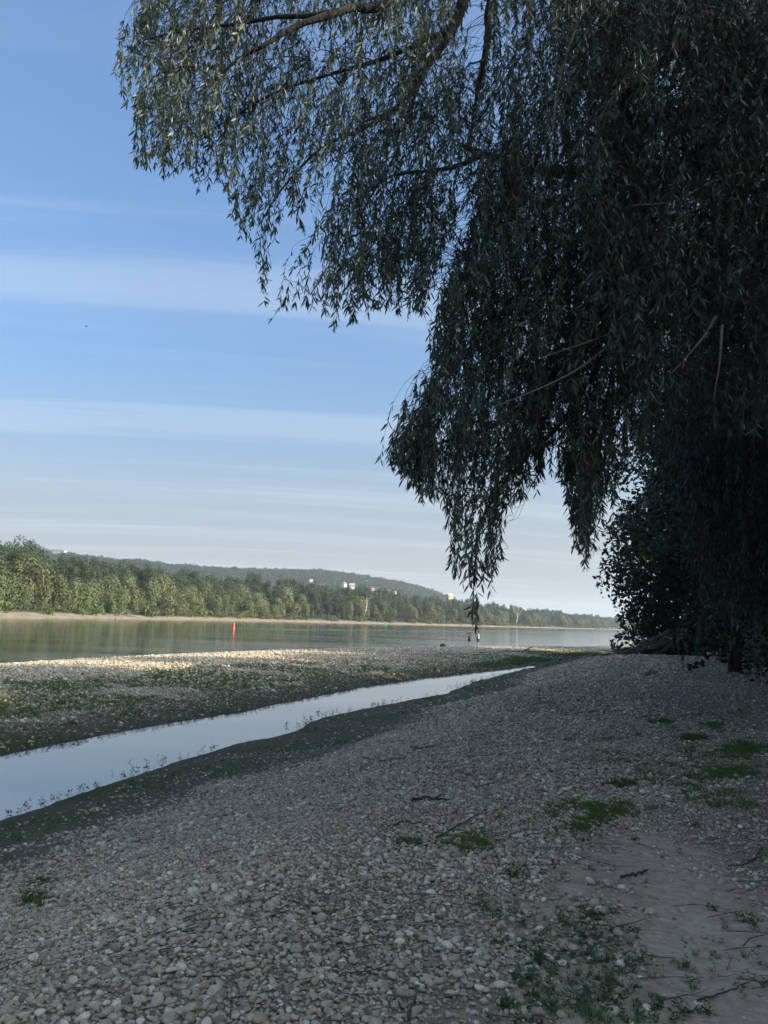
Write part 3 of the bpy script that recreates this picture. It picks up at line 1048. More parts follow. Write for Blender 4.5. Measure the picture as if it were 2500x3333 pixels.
def scatter(name, P, rot, scl, idx, protos, mat, kind='stuff', parent=None):
    """one object that instances the prototype meshes on its points"""
    src = bpy.data.collections.new(name + '_source')
    for i, me in enumerate(protos):
        so = bpy.data.objects.new(f'{name}_piece_{i:02d}', me)
        if mat is not None and not me.materials:
            me.materials.append(mat)
        src.objects.link(so)
    me = mesh_np(name, P, [], False, {'rot': ('FLOAT_VECTOR', rot), 'scl': ('FLOAT_VECTOR', scl), 'idx': ('INT', idx)})
    o = link(name, me, mat, parent)
    ng = bpy.data.node_groups.new(name + '_scatter', 'GeometryNodeTree')
    ng.interface.new_socket('Geometry', in_out='INPUT', socket_type='NodeSocketGeometry')
    ng.interface.new_socket('Geometry', in_out='OUTPUT', socket_type='NodeSocketGeometry')
    N, Lk = ng.nodes.new, ng.links.new
    gi, go = N('NodeGroupInput'), N('NodeGroupOutput')
    ci = N('GeometryNodeCollectionInfo')
    ci.inputs['Collection'].default_value = src
    ci.inputs['Separate Children'].default_value = True
    ci.inputs['Reset Children'].default_value = True
    iop = N('GeometryNodeInstanceOnPoints')
    iop.inputs['Pick Instance'].default_value = True

    def attr(nm, typ):
        a = N('GeometryNodeInputNamedAttribute')
        a.data_type = typ
        a.inputs['Name'].default_value = nm
        return next(s for s in a.outputs if s.enabled and s.name == 'Attribute')
    Lk(gi.outputs[0], iop.inputs['Points'])
    Lk(ci.outputs[0], iop.inputs['Instance'])
    Lk(attr('idx', 'INT'), iop.inputs['Instance Index'])
    Lk(attr('rot', 'FLOAT_VECTOR'), iop.inputs['Rotation'])
    Lk(attr('scl', 'FLOAT_VECTOR'), iop.inputs['Scale'])
    Lk(iop.outputs[0], go.inputs[0])
    md = o.modifiers.new('scatter', 'NODES')
    md.node_group = ng
    return tag(o, kind=kind)


HOUSES = [  # pixel of the house, distance, width, what it looks like
    ((1012, 1893), 1420, 8, 0.3, 'white', 'grey', 'white house standing alone highest on the wooded slope'),
    ((1120, 1902), 1480, 9, 0.5, 'white', 'red', 'white house with pitched roof, upper one of the pair above the poplars'),
    ((1146, 1907), 1470, 10, -0.4, 'white', 'grey', 'white house with steep roof, lower one of the pair above the poplars'),
    ((1214, 1922), 1500, 10, 0.2, 'buff', 'red', 'buff house with long red roof half hidden by trees'),
    ((1249, 1926), 1500, 9, 0.6, 'white', 'red', 'white gabled house, first in the hamlet low on the hill'),
    ((1263, 1926), 1515, 8, -0.2, 'white', 'red', 'white house under a red roof, last in the hamlet low on the hill'),
    ((1286, 1929), 1520, 6, 0.4, 'white', 'grey', 'tiny white house apart from the hamlet'),
    ((1464, 1942), 1600, 13, 0.1, 'yellow', 'grey', 'yellow house at the foot of the hill near its end')]


def plant_hill():
    rng = np.random.default_rng(21)
    blobs = []
    for i in range(5):
        r2 = np.random.default_rng(400 + i)
        cl = []
        for k in range(7):
            a = k * 2.4
            cl.append((np.array([math.cos(a) * r2.uniform(.2, .62), math.sin(a) * r2.uniform(.2, .62), r2.uniform(.1, .75)]), (.42, .42, .38), r2.uniform(.25, .7)))
        blobs.append(crown_mesh('crown_clump', cl, 150, .17, r2, .3, .4, 1.4))
    n = 13000
    u, v = rng.uniform(0, HU[-1], n), rng.uniform(0.02, 1.06, n)
    P = hill_pt(u, v)
    ok = np.ones(n, bool)
    for (px, py), d, w, *_ in HOUSES:                        # clearings in front of the houses
        h = at_y(px, py, d)
        X, Y, _ = to_px(P + (0, 0, 5))
        ok &= ~((np.abs(X - px) < w * 1.1 * FPX / d) & (P[:, 1] < d + 6) & (P[:, 1] > d - 160) & (Y < py + 14 + (d - P[:, 1]) * 0.05))
    P = P[ok]
    sc = rng.uniform(4.5, 8.5, len(P)) * np.where(rng.random(len(P)) < .03, 1.4, 1)
    # the flat wood behind the far bank and the distant tree line
    m = 3200
    s, off = rng.uniform(100, SLD[-1] - 500, m), rng.uniform(66, 420, m)
    Q = np.array([[*shore_at(a, b), bank_z(b) + 9 + rng.uniform(-1, 6)] for a, b in zip(s, off)])
    k = 2200
    ii, jj = rng.uniform(0, 38.9, k), rng.uniform(0, 3.4, k)
    i0, j0 = ii.astype(int), jj.astype(int)
    fi, fj = (ii - i0)[:, None], (jj - j0)[:, None]
    D = DISTANT
    W = (D[i0, j0] * (1 - fi) + D[i0 + 1, j0] * fi) * (1 - fj) + (D[i0, j0 + 1] * (1 - fi) + D[i0 + 1, j0 + 1] * fi) * fj
    allP = np.vstack([P - (0, 0, 1.0), Q, W])
    S = np.concatenate([sc, rng.uniform(7, 11, m), rng.uniform(10, 15, k)])
    rot = np.zeros((len(allP), 3))
    rot[:, 2] = rng.uniform(0, 6.28, len(allP))
    scl = np.stack([S, S, S * rng.uniform(.8, 1.3, len(S))], -1)
    o = scatter('hill_forest', allP, rot, scl, rng.integers(0, 5, len(allP)), blobs, M['crown_hill'])
    o['label'] = 'dark dense woods covering the hill beyond the river'


plant_hill()

HM = {'white': plain('white_render', (0.52, 0.50, 0.47), 0.8, .05), 'buff': plain('buff_render', (0.55, 0.42, 0.32), 0.8, .05), 'yellow': plain('yellow_render', (0.46, 0.36, 0.20), 0.8, .05),
      'red': plain('red_roof', (0.30, 0.13, 0.09), 0.8, .15), 'grey': plain('grey_roof', (0.30, 0.29, 0.28), 0.8, .15), 'glass': plain('dark_window', (0.05, 0.055, 0.06), 0.2, .1),
      'beige': plain('pale_wall', (0.56, 0.50, 0.42), 0.8, .1)}


def house(px, py, d, w, rz, wall, roof, label):
    p = at_y(px, py, d)
    dep, hgt = w * .75, w * .52
    o = empty('house', (p[0], p[1], p[2] - hgt * .7), (0, 0, rz + 0.5), label, 'house', 'houses on the hillside')
    link('wall', MB().add(*box(0, 0, -1.5 + hgt / 2, w, dep, hgt + 3)).add(
        np.array([[-w / 2, -dep / 2, hgt], [-w / 2, dep / 2, hgt], [-w / 2, 0, hgt + w * .3], [w / 2, -dep / 2, hgt], [w / 2, dep / 2, hgt], [w / 2, 0, hgt + w * .3]]),
        [np.array([[0, 2, 1], [3, 4, 5]]), np.array([[0, 3, 5, 2], [1, 2, 5, 4]])]).mesh('house_wall'), HM[wall], o)
    e, t = w * .06, w * .035
    rv = []
    for sgn in (-1, 1):
        a = np.array([[-w / 2 - e, sgn * (dep / 2 + e), hgt - e], [w / 2 + e, sgn * (dep / 2 + e), hgt - e], [w / 2 + e, 0, hgt + w * .32], [-w / 2 - e, 0, hgt + w * .32]])
        rv.append(a)
    mb = MB()
    for a in rv:
        V = np.vstack([a, a + (0, 0, t)])
        mb.add(V, [np.array([[0, 1, 2, 3], [7, 6, 5, 4], [0, 4, 5, 1], [1, 5, 6, 2], [2, 6, 7, 3], [3, 7, 4, 0]])])
    rf = link('roof', mb.mesh('house_roof'), HM[roof], o)
    link('chimney', MB().add(*box(w * .2, dep * .12, hgt + w * .32, w * .07, w * .07, w * .2)).mesh('chimney'), HM['white'], rf)
    for k, xx in enumerate((-.3, 0, .3)):
        link('window', MB().add(*box(w * xx, -dep / 2 - .02, hgt * .55, w * .11, .12, hgt * .32)).mesh('window'), HM['glass'], o)
    for yy in (-.22, .22):
        link('window', MB().add(*box(w / 2 + .02, dep * yy, hgt * .55, .12, w * .11, hgt * .32)).mesh('window'), HM['glass'], o)
    return o


for (px_, py_), d_, w_, rz_, wl_, rf_, lb_ in HOUSES:
    house(px_, py_, d_, w_, rz_, wl_, rf_, lb_)


def long_building():
    p = at_y(182, 1793, 1490)
    o = empty('long_building', (p[0], p[1], p[2] - 5), (0, 0, -0.12), 'long low pale building on the crest of the hill among trees', 'building')
    link('wall', MB().add(*box(0, 0, 2.4, 40, 9, 6)).mesh('long_wall'), HM['beige'], o)
    link('roof', MB().add(*box(0, 0, 5.9, 41.4, 10.4, .9)).add(*box(4, 0, 7.0, 22, 7, 1.4)).mesh('long_roof'), HM['grey'], o)
    for k in range(9):
        link('window', MB().add(*box(-17 + k * 4.2, -4.52, 3.0, 2.0, .12, 1.6)).mesh('long_window'), HM['glass'], o)
    link('terrace', MB().add(*box(2, -9.5, -1.8, 34, 9, 4.2)).mesh('terrace'), HM['buff'], o)


long_building()


def bare_tree(px, py, d, hgt, label, seed):
    rng = np.random.default_rng(seed)
    base = at_y(px, py, d)
    o = empty('dead_tree', tuple(base), (0, 0, 0), label, 'dead tree')
    lean = .22 * hgt
    tl = [(0, 0, -2), (lean * .25, 0, hgt * .28), (lean * .35, 0, hgt * .5)]
    link('trunk', limbs_mesh('dead_trunk', [(tl, .030 * hgt, .018 * hgt)], 7, 10), M['deadwood'], o)
    tip = np.array(tl[-1])
    for k in range(6):
        a = rng.uniform(-1.0, 1.1) + (.9 if k % 2 else -.6)
        l = hgt * rng.uniform(.35, .55)
        dirv = np.array([math.sin(a) * .8, rng.uniform(-.5, .5), 1.0])
        e = tip + (0, 0, -hgt * .12 * (k % 3)) + dirv * l * .5
        f = tip + dirv * l + (0, 0, rng.uniform(-.05, .05) * l)
        link('branch', limbs_mesh('dead_branch', [([tuple(tip - (0, 0, hgt * .1 * (k % 3))), tuple(e), tuple(f)], .013 * hgt, .004 * hgt)], 5, 7), M['deadwood'], o)


bare_tree(1190, 1984, 522, 9.5, 'forked bare pale trunk standing out of the poplars downstream of the red buoy', 3)
bare_tree(1681, 2023, 915, 19, 'bleached dead tree with spread branches behind the two bathers', 8)


def far_driftwood():
    rng = np.random.default_rng(77)
    specs = [(375, 2003, 268, 9.0, -.1, 'long bleached log lying on the hump of the far beach'), (405, 2003, 270, 7.0, .25, 'forked grey log crossing the long one on the far beach'),
             (432, 2008, 275, 5.5, -.5, 'short pale log at the downstream foot of the far driftwood heap'), (395, 1999, 272, 4.0, 1.0, 'upright broken branch in the far driftwood heap')]
    for px, py, d, l, a, lab in specs:
        p = at_y(px, py, d)
        o = empty('driftwood_log', tuple(p), (0, 0, a * .5), lab, 'driftwood', 'driftwood heap on the far bank')
        up = math.sin(a if abs(a) > .9 else a * .2)
        pts = [(-l / 2, 0, -up * l / 2), (0, .2, .2), (l / 2, 0, up * l / 2)]
        link('log', limbs_mesh('log', [(pts, .17, .07)], 7, 9), M['farlog'], o)
        link('branch', limbs_mesh('log_branch', [([(l * .1, 0, .2), (l * .25, .4, .8), (l * .32, .5, 1.1)], .07, .03)], 5, 6), M['farlog'], o)


far_driftwood()

#@@PEBBLES
# ------------------------------------------------------------------ gravel
def ico(sub):
    bm = bmesh.new()
    bmesh.ops.create_icosphere(bm, subdivisions=sub, radius=0.5)
    V = np.array([v.co for v in bm.verts])
    T = np.array([[v.index for v in f.verts] for f in bm.faces])
    bm.free()
    return V, T


def pebble_mesh(i, sub, mat='pebble'):
    r = np.random.default_rng(900 + i)
    V, T = ico(sub)
    n = V / 0.5
    f = np.ones(len(V))
    for k in range(4):
        a = unit(r.normal(size=3))
        f *= 1 + r.uniform(-.16, .16) * np.sin(n @ a * r.uniform(1.4, 3.2) + r.uniform(0, 6.28))
    cut = unit(r.normal(size=3) * (1, 1, .5))                 # a flattened side
    d = np.maximum(0, n @ cut - .55)
    P = n * f[:, None] * .5 - cut * d[:, None] * .4
    P *= (1, r.uniform(.62, .9), r.uniform(.38, .66))
    me = mesh_np('pebble', P, [T], True)
    me.materials.append(M[mat])
    return me


PEB = [pebble_mesh(i, 2) for i in range(14)]
PEB_S = [pebble_mesh(50 + i, 1) for i in range(8)]
PEB_B = [pebble_mesh(70 + i, 1, 'pebble_dry') for i in range(8)]


def gravel_points():
    rng = np.random.default_rng(33)
    out = []
    for r0, r1, cell, lo, hi in ((2.2, 9.0, .0275, .016, .046), (9.0, 17.0, .038, .022, .058), (17.0, 30.0, .070, .042, .092), (30, 62, .12, .07, .14), (62, 112, .20, .09, .18)):
        xs = np.arange(-r1 * .90, r1 * .90, cell)
        ys = np.arange(r0 * .60, r1, cell)
        X, Y = np.meshgrid(xs, ys)
        X = X + rng.uniform(-.5, .5, X.shape) * cell
        Y = Y + rng.uniform(-.5, .5, X.shape) * cell
        R = np.hypot(X, Y)
        k = (R >= r0) & (R < r1)
        x, y = X[k], Y[k]
        px, py, w = to_px(np.stack([x, y, np.full_like(x, 1.0)], -1))
        k = (px > (-1100 if r0 < 12 else -500)) & (px < (3500 if r0 < 12 else 2900))
        x, y = x[k], y[k]
        h, dR, dL, dE = land(x, y)
        mud, silt, grn, alg = zones(x, y, dR, dL, dE)
        u = rng.random(len(x))
        p = np.where(mud > .04, np.where(dL > 0, np.where(mud > .5, .16 + .45 * sstep(.5, 3.0, dL), 1.0), (1 - mud) ** 1.6 + .05 + .05 * (fbm(x, y, .8, 91) > .55)), 1.0)
        p = p * (1 - silt) ** 1.3 + np.where(silt > .02, .03 + .12 * (fbm(x, y, .6, 92) > .58), 0)
        p = np.where(grn > .5, np.minimum(p, .55), p)
        # trodden, half buried gravel up under the trees
        bury = sstep(8.6, 10.5, dR + 1.2 * (fbm(x, y, 1.1, 95) - .5)) * (dR > 0)
        p = p * (1 - .50 * bury)
        k = (u < p) & (h > .02) & ~((dL < 0) & (dR < 0))
        x, y, h, bury = x[k], y[k], h[k], bury[k]
        s = np.exp(rng.normal(size=len(x)) * .40) * (lo + hi) * .42
        s = np.clip(s, lo * .7, hi * 1.5)
        pat = fbm(x, y, .9, 97)
        s = s * (0.8 + .45 * pat) * (1 - .25 * bury)
        out.append((x, y, h, s, np.full(len(x), r0), mud[k], dL[k]))
    x, y, h, s, r0, mud, dL = (np.concatenate(a) for a in zip(*out))
    z = h + s * np.where(mud > .5, .05, rng.uniform(.0, .30, len(x)))
    rot = np.stack([rng.normal(size=len(x)) * .28, rng.normal(size=len(x)) * .28, rng.uniform(0, 6.283, len(x))], -1)
    return np.stack([x, y, z], -1), rot, s, r0, (dL > 0) & (mud < .5)  # last mask: bar stones that take the lightened colour


def lay_gravel():
    rng = np.random.default_rng(34)
    P, rot, s, r0, bar_lightened = gravel_points()
    px, py, w = to_px(P)
    inside = (px > 10) & (px < 2490) & (py > 1700) & (py < 3325)
    size = np.where(inside, s / w, 0)
    big = np.argsort(-size)[:290]                              # the stones that show largest: parts of the beach
    for i in big:
        link('pebble', PEB[int(rng.integers(len(PEB)))], None, GROUND, tuple(P[i]), tuple(rot[i]), (float(s[i]) * 1.04,) * 3)
    rest = np.ones(len(P), bool)
    rest[big] = False
    for nm, m, protos in (('gravel', rest & (r0 < 12) & ~(bar_lightened & (r0 > 8)), PEB), ('distant_gravel', rest & (r0 > 12) & ~bar_lightened, PEB_S), ('bar_gravel', rest & (r0 > 8) & bar_lightened, PEB_B)):
        k = int(m.sum())
        S = s[m][:, None] * rng.uniform(.85, 1.15, (k, 3))
        o = scatter(nm, P[m], rot[m], S, rng.integers(0, len(protos), k), protos, None)
        o['label'] = {'gravel': 'grey rounded river pebbles covering the near bank', 'distant_gravel': 'small grey stones of the farther bank', 'bar_gravel': 'pale dry stones covering the bar between pool and river'}[nm]
    print('pebbles', len(P))


lay_gravel()

#@@NEARTREES
# ------------------------------------------------------------------ willows on the near bank, leaf by leaf
def leaf_geo(p, d, side, length, width, curl, fine=True):
    """lanceolate leaves: p base, d direction, side across the blade"""
    N = len(p)
    nrm = np.cross(d, side)
    L, W = length[:, None], width[:, None]
    drop = np.array([0, 0, -1.0]) * curl[:, None] * L
    if fine:
        m1 = p + d * L * .30 + drop * .10
        m2 = p + d * L * .66 + drop * .45
        tip = p + d * L + drop
        f = nrm * W * .22
        V = np.stack([p, m1 + side * W * .42 + f, m1 - side * W * .42 + f, m2 + side * W * .40 + f, m2 - side * W * .40 + f, tip], 1)
        i = np.arange(N * 6).reshape(N, 6)
        return V.reshape(-1, 3), [i[:, [0, 1, 2]], i[:, [1, 3, 4, 2]], i[:, [3, 5, 4]]], 6
    m = p + d * L * .45 + drop * .2
    tip = p + d * L + drop
    V = np.stack([p, m + side * W * .5, tip, m - side * W * .5], 1)
    i = np.arange(N * 4).reshape(N, 4)
    return V.reshape(-1, 3), [i], 4


def nearest(nodes, q):
    out = np.empty(len(q), int)
    for a in range(0, len(q), 400):
        d = ((q[a:a + 400, None] - nodes[None]) ** 2).sum(-1)
        out[a:a + 400] = d.argmin(1)
    return out


def sample_poly(poly, n, rng, edge_power=0.0):
    a = np.array(poly)
    lo, hi = a.min(0), a.max(0)
    pts = np.empty((0, 2))
    while len(pts) < n:
        q = rng.uniform(lo, hi, (n * 3, 2))
        pts = np.vstack([pts, q[in_poly(poly, q[:, 0], q[:, 1])]])
    return pts[:n]


def grow_willow(root, limbs, regions, holes, rng, n_branch, centre, fine, leaf_len, spacing, parts_of_leaf=0, strand=(.45, 1.15), twig_r=.0016, leaf_w=.16, sides=3, inward=.30, leaf_mat='leaf'):
    """limbs: 3D polylines with radii. regions: (outline, nearest depth, farthest depth, number of hanging shoots)."""
    nodes = []
    for pts, ra, rb in limbs:
        l = smooth_line(pts, 26)
        V, Q = tubes(l, np.linspace(ra, rb, 26) * (1 + .10 * np.sin(np.arange(26) * 1.7)), 9)
        link('limb', mesh_np('limb', V - root['at'], Q, True), M['bark'], root['obj'])
        nodes.append(smooth_line(pts, 60))
    nodes = np.vstack(nodes)

    def pick(outline, d0, d1, n, avoid=True):
        q = sample_poly(outline, int(n * 1.5), rng)
        dep = d0 + (d1 - d0) * rng.beta(1.6, 1.6, len(q))
        P = at_y(q[:, 0], q[:, 1], dep)
        clump = fbm(P[:, 0] + 40, P[:, 2] + P[:, 1] * .6, .85 * d0 / 8, 61, 2)
        p = sstep(.36, .60, clump) * .92 + .08
        for h in holes:
            p = np.where(in_poly(h, q[:, 0], q[:, 1]), .03, p)
        return P[rng.random(len(P)) < p][:n]

    # branches: from the nearest wood to the middle of each cluster
    tot = sum(r[3] for r in regions)
    C = np.vstack([pick(o, a, b, max(3, int(n_branch * n / tot))) for o, a, b, n in regions])
    C = C + (0, 0, .25)
    order = np.argsort(((C[:, None] - nodes[None, ::6]) ** 2).sum(-1).min(1))
    for i in order:
        c = C[i]
        cand = nodes[nodes[:, 2] > c[2] - 1.2]
        cand = cand if len(cand) > 5 else nodes
        dv = cand - c
        j = (((dv * (1, 1, 1.0)) ** 2).sum(-1) + .5 * np.maximum(0, np.linalg.norm(c - centre) - np.linalg.norm(cand - centre) < 0)).argmin()
        a = cand[j]
        l = np.linalg.norm(c - a)
        if l < .25:
            continue
        mid = (a + c) / 2 + (0, 0, .16 * l) + rng.normal(size=3) * .05 * l
        q1 = a * .7 + c * .3 + (0, 0, .10 * l) + rng.normal(size=3) * .04 * l
        pl = smooth_line([a, q1, mid, c, c + (c - mid) * .35 - (0, 0, .22 * l)], 14)
        r0 = min(.03, .006 + .008 * l) * (leaf_len / .085) ** .5
        V, Q = tubes(pl, np.linspace(r0, .003, 14), 5)
        link('branch', mesh_np('branch', V - root['at'], Q, True), M['bark'], root['obj'])
        nodes = np.vstack([nodes, smooth_line(pl, 18)])

    # hanging shoots
    T = np.vstack([pick(o, a, b, n) for o, a, b, n in regions])
    n = len(T)
    L = rng.uniform(*strand, n)
    inw = centre - T
    inw[:, 2] = 0
    inw = unit(inw)
    want = T + inw * (L * inward)[:, None] + rng.normal(size=(n, 3)) * .10 * (1, 1, .3) + np.stack([0 * L, 0 * L, L * .9], -1)
    j = nearest(nodes, want)
    d = np.linalg.norm(nodes[j] - want, axis=1)
    base = np.where((d < .45)[:, None], nodes[j] * .6 + want * .4, want)
    S = 9
    t = np.linspace(0, 1, S)[None, :, None]
    ctrl = T * .35 + base * .65 + np.stack([0 * L, 0 * L, .28 * L], -1) - inw * (L * .22)[:, None]
    line = base[:, None] * (1 - t) ** 2 + 2 * ctrl[:, None] * t * (1 - t) + T[:, None] * t ** 2
    line[:, 1:-1] += rng.normal(size=(n, S - 2, 3)) * .006 * leaf_len / .085
    keep = d < (1.0 if fine else 9.0)
    n, T, L, inw, base, line, j, d = int(keep.sum()), T[keep], L[keep], inw[keep], base[keep], line[keep], j[keep], d[keep]
    # thin twig from the wood to the start of the shoot
    conn = np.stack([nodes[j], nodes[j] * .55 + base * .45 + (0, 0, .05), base], 1)
    far = d > .12
    V1, Q1 = tubes(line, np.linspace(twig_r * 1.5, twig_r * .6, S)[None].repeat(n, 0), sides, False)
    mb = MB().add(V1, Q1)
    if far.any():
        conn = np.stack([smooth_line(c, 6) for c in conn[far]])
        V2, Q2 = tubes(conn, np.linspace(twig_r * 2.4, twig_r * 1.5, 6)[None].repeat(len(conn), 0), sides, False)
        mb.add(V2, Q2)
    tw = link('fine_twig', mesh_np('fine_twig', np.vstack(mb.V) - root['at'], mb.P, True), M['bark'], root['obj'])
    tag(tw, kind='stuff')
    # leaves along each shoot, denser at its end
    cnt = np.maximum(4, (L / spacing * rng.uniform(.5, 1.25, n)).astype(int))
    sid = np.repeat(np.arange(n), cnt)
    N = len(sid)
    bare = rng.uniform(.15, .6, n)
    u = 1 - rng.random(N) ** 1.6 * (1 - bare[sid])
    f = u * (S - 1)
    i0 = np.minimum(f.astype(int), S - 2)
    fr = (f - i0)[:, None]
    p = line[sid, i0] * (1 - fr) + line[sid, i0 + 1] * fr
    tan = unit(line[sid, i0 + 1] - line[sid, i0])
    rnd = unit(rng.normal(size=(N, 3)))
    perp = unit(np.cross(tan, rnd))
    ang = rng.uniform(.35, 1.25, N)[:, None]
    dr = unit(tan * np.cos(ang) + perp * np.sin(ang) + np.array([0, 0, -.30]))
    side = unit(np.cross(dr, unit(rng.normal(size=(N, 3)) + (0, 0, .8))))
    ll = leaf_len * rng.uniform(.55, 1.25, N)
    lw = ll * leaf_w * rng.uniform(.8, 1.2, N)
    curl = rng.uniform(.02, .28, N)
    V, F, k = leaf_geo(p, dr, side, ll, lw, curl, fine)
    cl = rng.uniform(.1, .9, N) * .6 + .4 * fbm(p[:, 0] * 3, p[:, 2] * 3, 1.0, 71)
    single = np.zeros(N, bool)
    if parts_of_leaf:
        px, py, w = to_px(p)
        ok = (px > 20) & (px < 2300) & (py > 20) & (py < 2090)
        score = np.where(ok, ll / w, 0)
        single[np.argsort(-score)[:parts_of_leaf]] = True
        protos = [None] * 3
        for q in range(3):
            v, ff, _ = leaf_geo(np.zeros((1, 3)), np.array([[1., 0, 0]]), np.array([[0, 1., 0]]), np.array([1.]), np.array([leaf_w * (1 + .12 * q)]), np.array([0.0]), True)
            v[:, 2] += -.06 * (q + 1) * v[:, 0] ** 2
            protos[q] = mesh_np('leaf', v, ff, True, {'rnd': ('FLOAT', np.full(len(v), .3 + .2 * q))})
            protos[q].materials.append(M['leaf'])
        for g in np.where(single)[0]:
            m = Matrix((dr[g], side[g], np.cross(dr[g], side[g]))).transposed()
            o = link('leaf', protos[int(g) % 3], None, root['obj'])
            o.location = tuple(p[g] - root['at'])
            o.rotation_euler = m.to_euler()
            o.scale = (float(ll[g]),) * 3
    keepv = np.repeat(~single, k)
    remap = np.cumsum(keepv) - 1
    F = [remap[q[~single]] for q in F]
    me = mesh_np('foliage', V[keepv] - root['at'], F, fine, {'rnd': ('FLOAT', np.repeat(cl, k)[keepv])})
    fo = link('foliage', me, M[leaf_mat], root['obj'])
    tag(fo, kind='stuff')
    print('leaves', N, 'shoots', n)
    return nodes


def tree_root(name, x, y, label, cat='tree', group=None):
    z = float(height(np.array([x]), np.array([y]))[0]) - .1
    return {'at': np.array([x, y, z]), 'obj': empty(name, (x, y, z), (0, 0, 0), label, cat, group)}


def trunk_part(root, pts, ra, rb, n=24, sides=14, flare=True):
    l = smooth_line(pts, n)
    r = np.linspace(ra, rb, n) * (1 + .05 * np.sin(np.arange(n) * 1.3))
    if flare:
        r = r * (1 + .7 * np.exp(-np.arange(n) / 1.8))
    V, Q = tubes(l, r, sides)
    V = V + (fbm(V[:, 0] * 3 + V[:, 2] * .4, V[:, 1] * 3, .8, 15) - .5)[:, None] * ra * .25
    link('trunk', mesh_np('trunk', V - root['at'], Q, True), M['bark'], root['obj'])


def a3(pts):
    return [tuple(at_y(x, y, d)) for x, y, d in pts]


def near_willow():
    rng = np.random.default_rng(51)
    rt = tree_root('overhanging_willow', 7.6, 9.2, 'large willow leaning over the beach, its leafy shoots hanging against the sky', group=None)
    x0, y0, z0 = rt['at']
    crotch = np.array([7.0, 9.0, z0 + 3.6])
    trunk_part(rt, [(x0, y0, z0), (x0 - .1, y0, z0 + 1.2), (x0 - .35, y0 - .1, z0 + 2.5), tuple(crotch)], .46, .34)
    top = np.array([5.2, 8.4, z0 + 7.2])
    limbs = [
        ([tuple(crotch), (6.4, 8.8, 6.9), tuple(top), (3.6, 7.9, 10.4)], .24, .08),
        ([tuple(top), *a3([(1640, -330, 7.9), (1510, 0, 7.8), (1460, 120, 7.7), (1385, 215, 7.7), (1290, 350, 7.8), (1190, 395, 8.0)])], .085, .014),
        ([*a3([(1398, 200, 7.7), (1345, 320, 7.6), (1300, 470, 7.6), (1255, 560, 7.7)])], .03, .008),
        ([tuple(top), *a3([(1700, -250, 8.4), (1600, 0, 8.5), (1588, 130, 8.5), (1555, 300, 8.6), (1530, 450, 8.6)])], .09, .012),
        ([(3.6, 7.9, 10.4), *a3([(1500, -190, 7.4), (1260, 10, 7.2), (1150, 25, 7.1), (1040, 60, 7.0), (960, 88, 7.0), (860, 148, 7.0), (780, 190, 7.1), (700, 260, 7.2)])], .062, .009),
        ([*a3([(1180, 20, 7.1), (1020, 50, 7.3), (900, 56, 7.4), (760, 80, 7.6), (600, 100, 7.8), (470, 130, 8.0)])], .035, .006),
        ([tuple(crotch), *a3([(2600, 455, 9.4), (2420, 500, 9.5), (2250, 545, 9.5), (2080, 560, 9.4), (1900, 560, 9.3), (1795, 556, 9.2), (1700, 532, 9.1), (1570, 502, 9.0), (1500, 470, 8.9)])], .16, .03),
        ([*a3([(1570, 505, 9.0), (1490, 540, 8.8), (1396, 556, 8.6), (1278, 572, 8.4), (1180, 640, 8.3)])], .035, .008),
        ([tuple(crotch), *a3([(2560, 820, 8.6), (2300, 900, 8.4), (2050, 1010, 8.2), (1930, 1105, 8.0), (1760, 1260, 7.8), (1650, 1360, 7.6), (1540, 1410, 7.5), (1400, 1450, 7.5)])], .10, .010),
        ([*a3([(2050, 1010, 8.2), (1950, 1180, 7.9), (1840, 1360, 7.6), (1720, 1480, 7.4), (1620, 1600, 7.3), (1560, 1700, 7.2)])], .03, .008),
        ([tuple(top), *a3([(2100, 100, 9.4), (1950, 250, 9.6), (1800, 330, 9.7), (1680, 480, 9.8)])], .09, .015),
        ([*a3([(1300, 350, 7.8), (1180, 420, 7.7), (1050, 480, 7.6), (930, 600, 7.7), (850, 720, 7.8)])], .025, .006),
        ([*a3([(1480, 90, 7.7), (1250, 190, 7.9), (1080, 240, 8.1), (900, 300, 8.3), (760, 380, 8.4), (640, 450, 8.4)])], .03, .006),
        ([*a3([(1255, 560, 7.7), (1160, 720, 7.9), (1080, 850, 8.0), (1010, 960, 8.1)])], .012, .005),
    ]
    upper = [(440, 130), (395, 210), (440, 260), (440, 330), (470, 520), (540, 590), (600, 540), (650, 620), (690, 600), (750, 690), (790, 800), (830, 900), (860, 1010), (890, 1080), (950, 1040), (1040, 1010),
             (1100, 1110), (1150, 1060), (1230, 1010), (1310, 1030), (1390, 1040), (1440, 960), (1470, 900), (1500, 800), (1720, 700), (2100, 700), (2100, -260), (480, -200)]
    tipL = [(345, 200), (440, 60), (600, 60), (640, 300), (560, 560), (440, 560), (430, 400), (380, 260)]
    lower = [(1480, 900), (1400, 1130), (1410, 1290), (1365, 1380), (1320, 1450), (1255, 1520), (1340, 1560), (1370, 1640), (1420, 1600), (1450, 1700), (1460, 1850), (1520, 1900), (1600, 1880), (1640, 1820), (1600, 1740),
             (1650, 1650), (1700, 1750), (1720, 1680), (1780, 1560), (1830, 1540), (1860, 1640), (1880, 1800), (1905, 1860), (1940, 1780), (1990, 1560), (2120, 1450), (2200, 700), (1560, 700)]
    tail = [(1470, 1840), (1500, 1930), (1540, 1985), (1610, 1930), (1640, 1850), (1560, 1800)]
    tip2 = [(1525, 1990), (1540, 2052), (1556, 2050), (1550, 1990)]
    tipR = [(1235, 1505), (1300, 1440), (1420, 1500), (1420, 1640), (1340, 1590), (1290, 1545)]
    lobe = [(1820, 1540), (1855, 1700), (1880, 1850), (1925, 1900), (1965, 1820), (2000, 1700), (2030, 1540)]
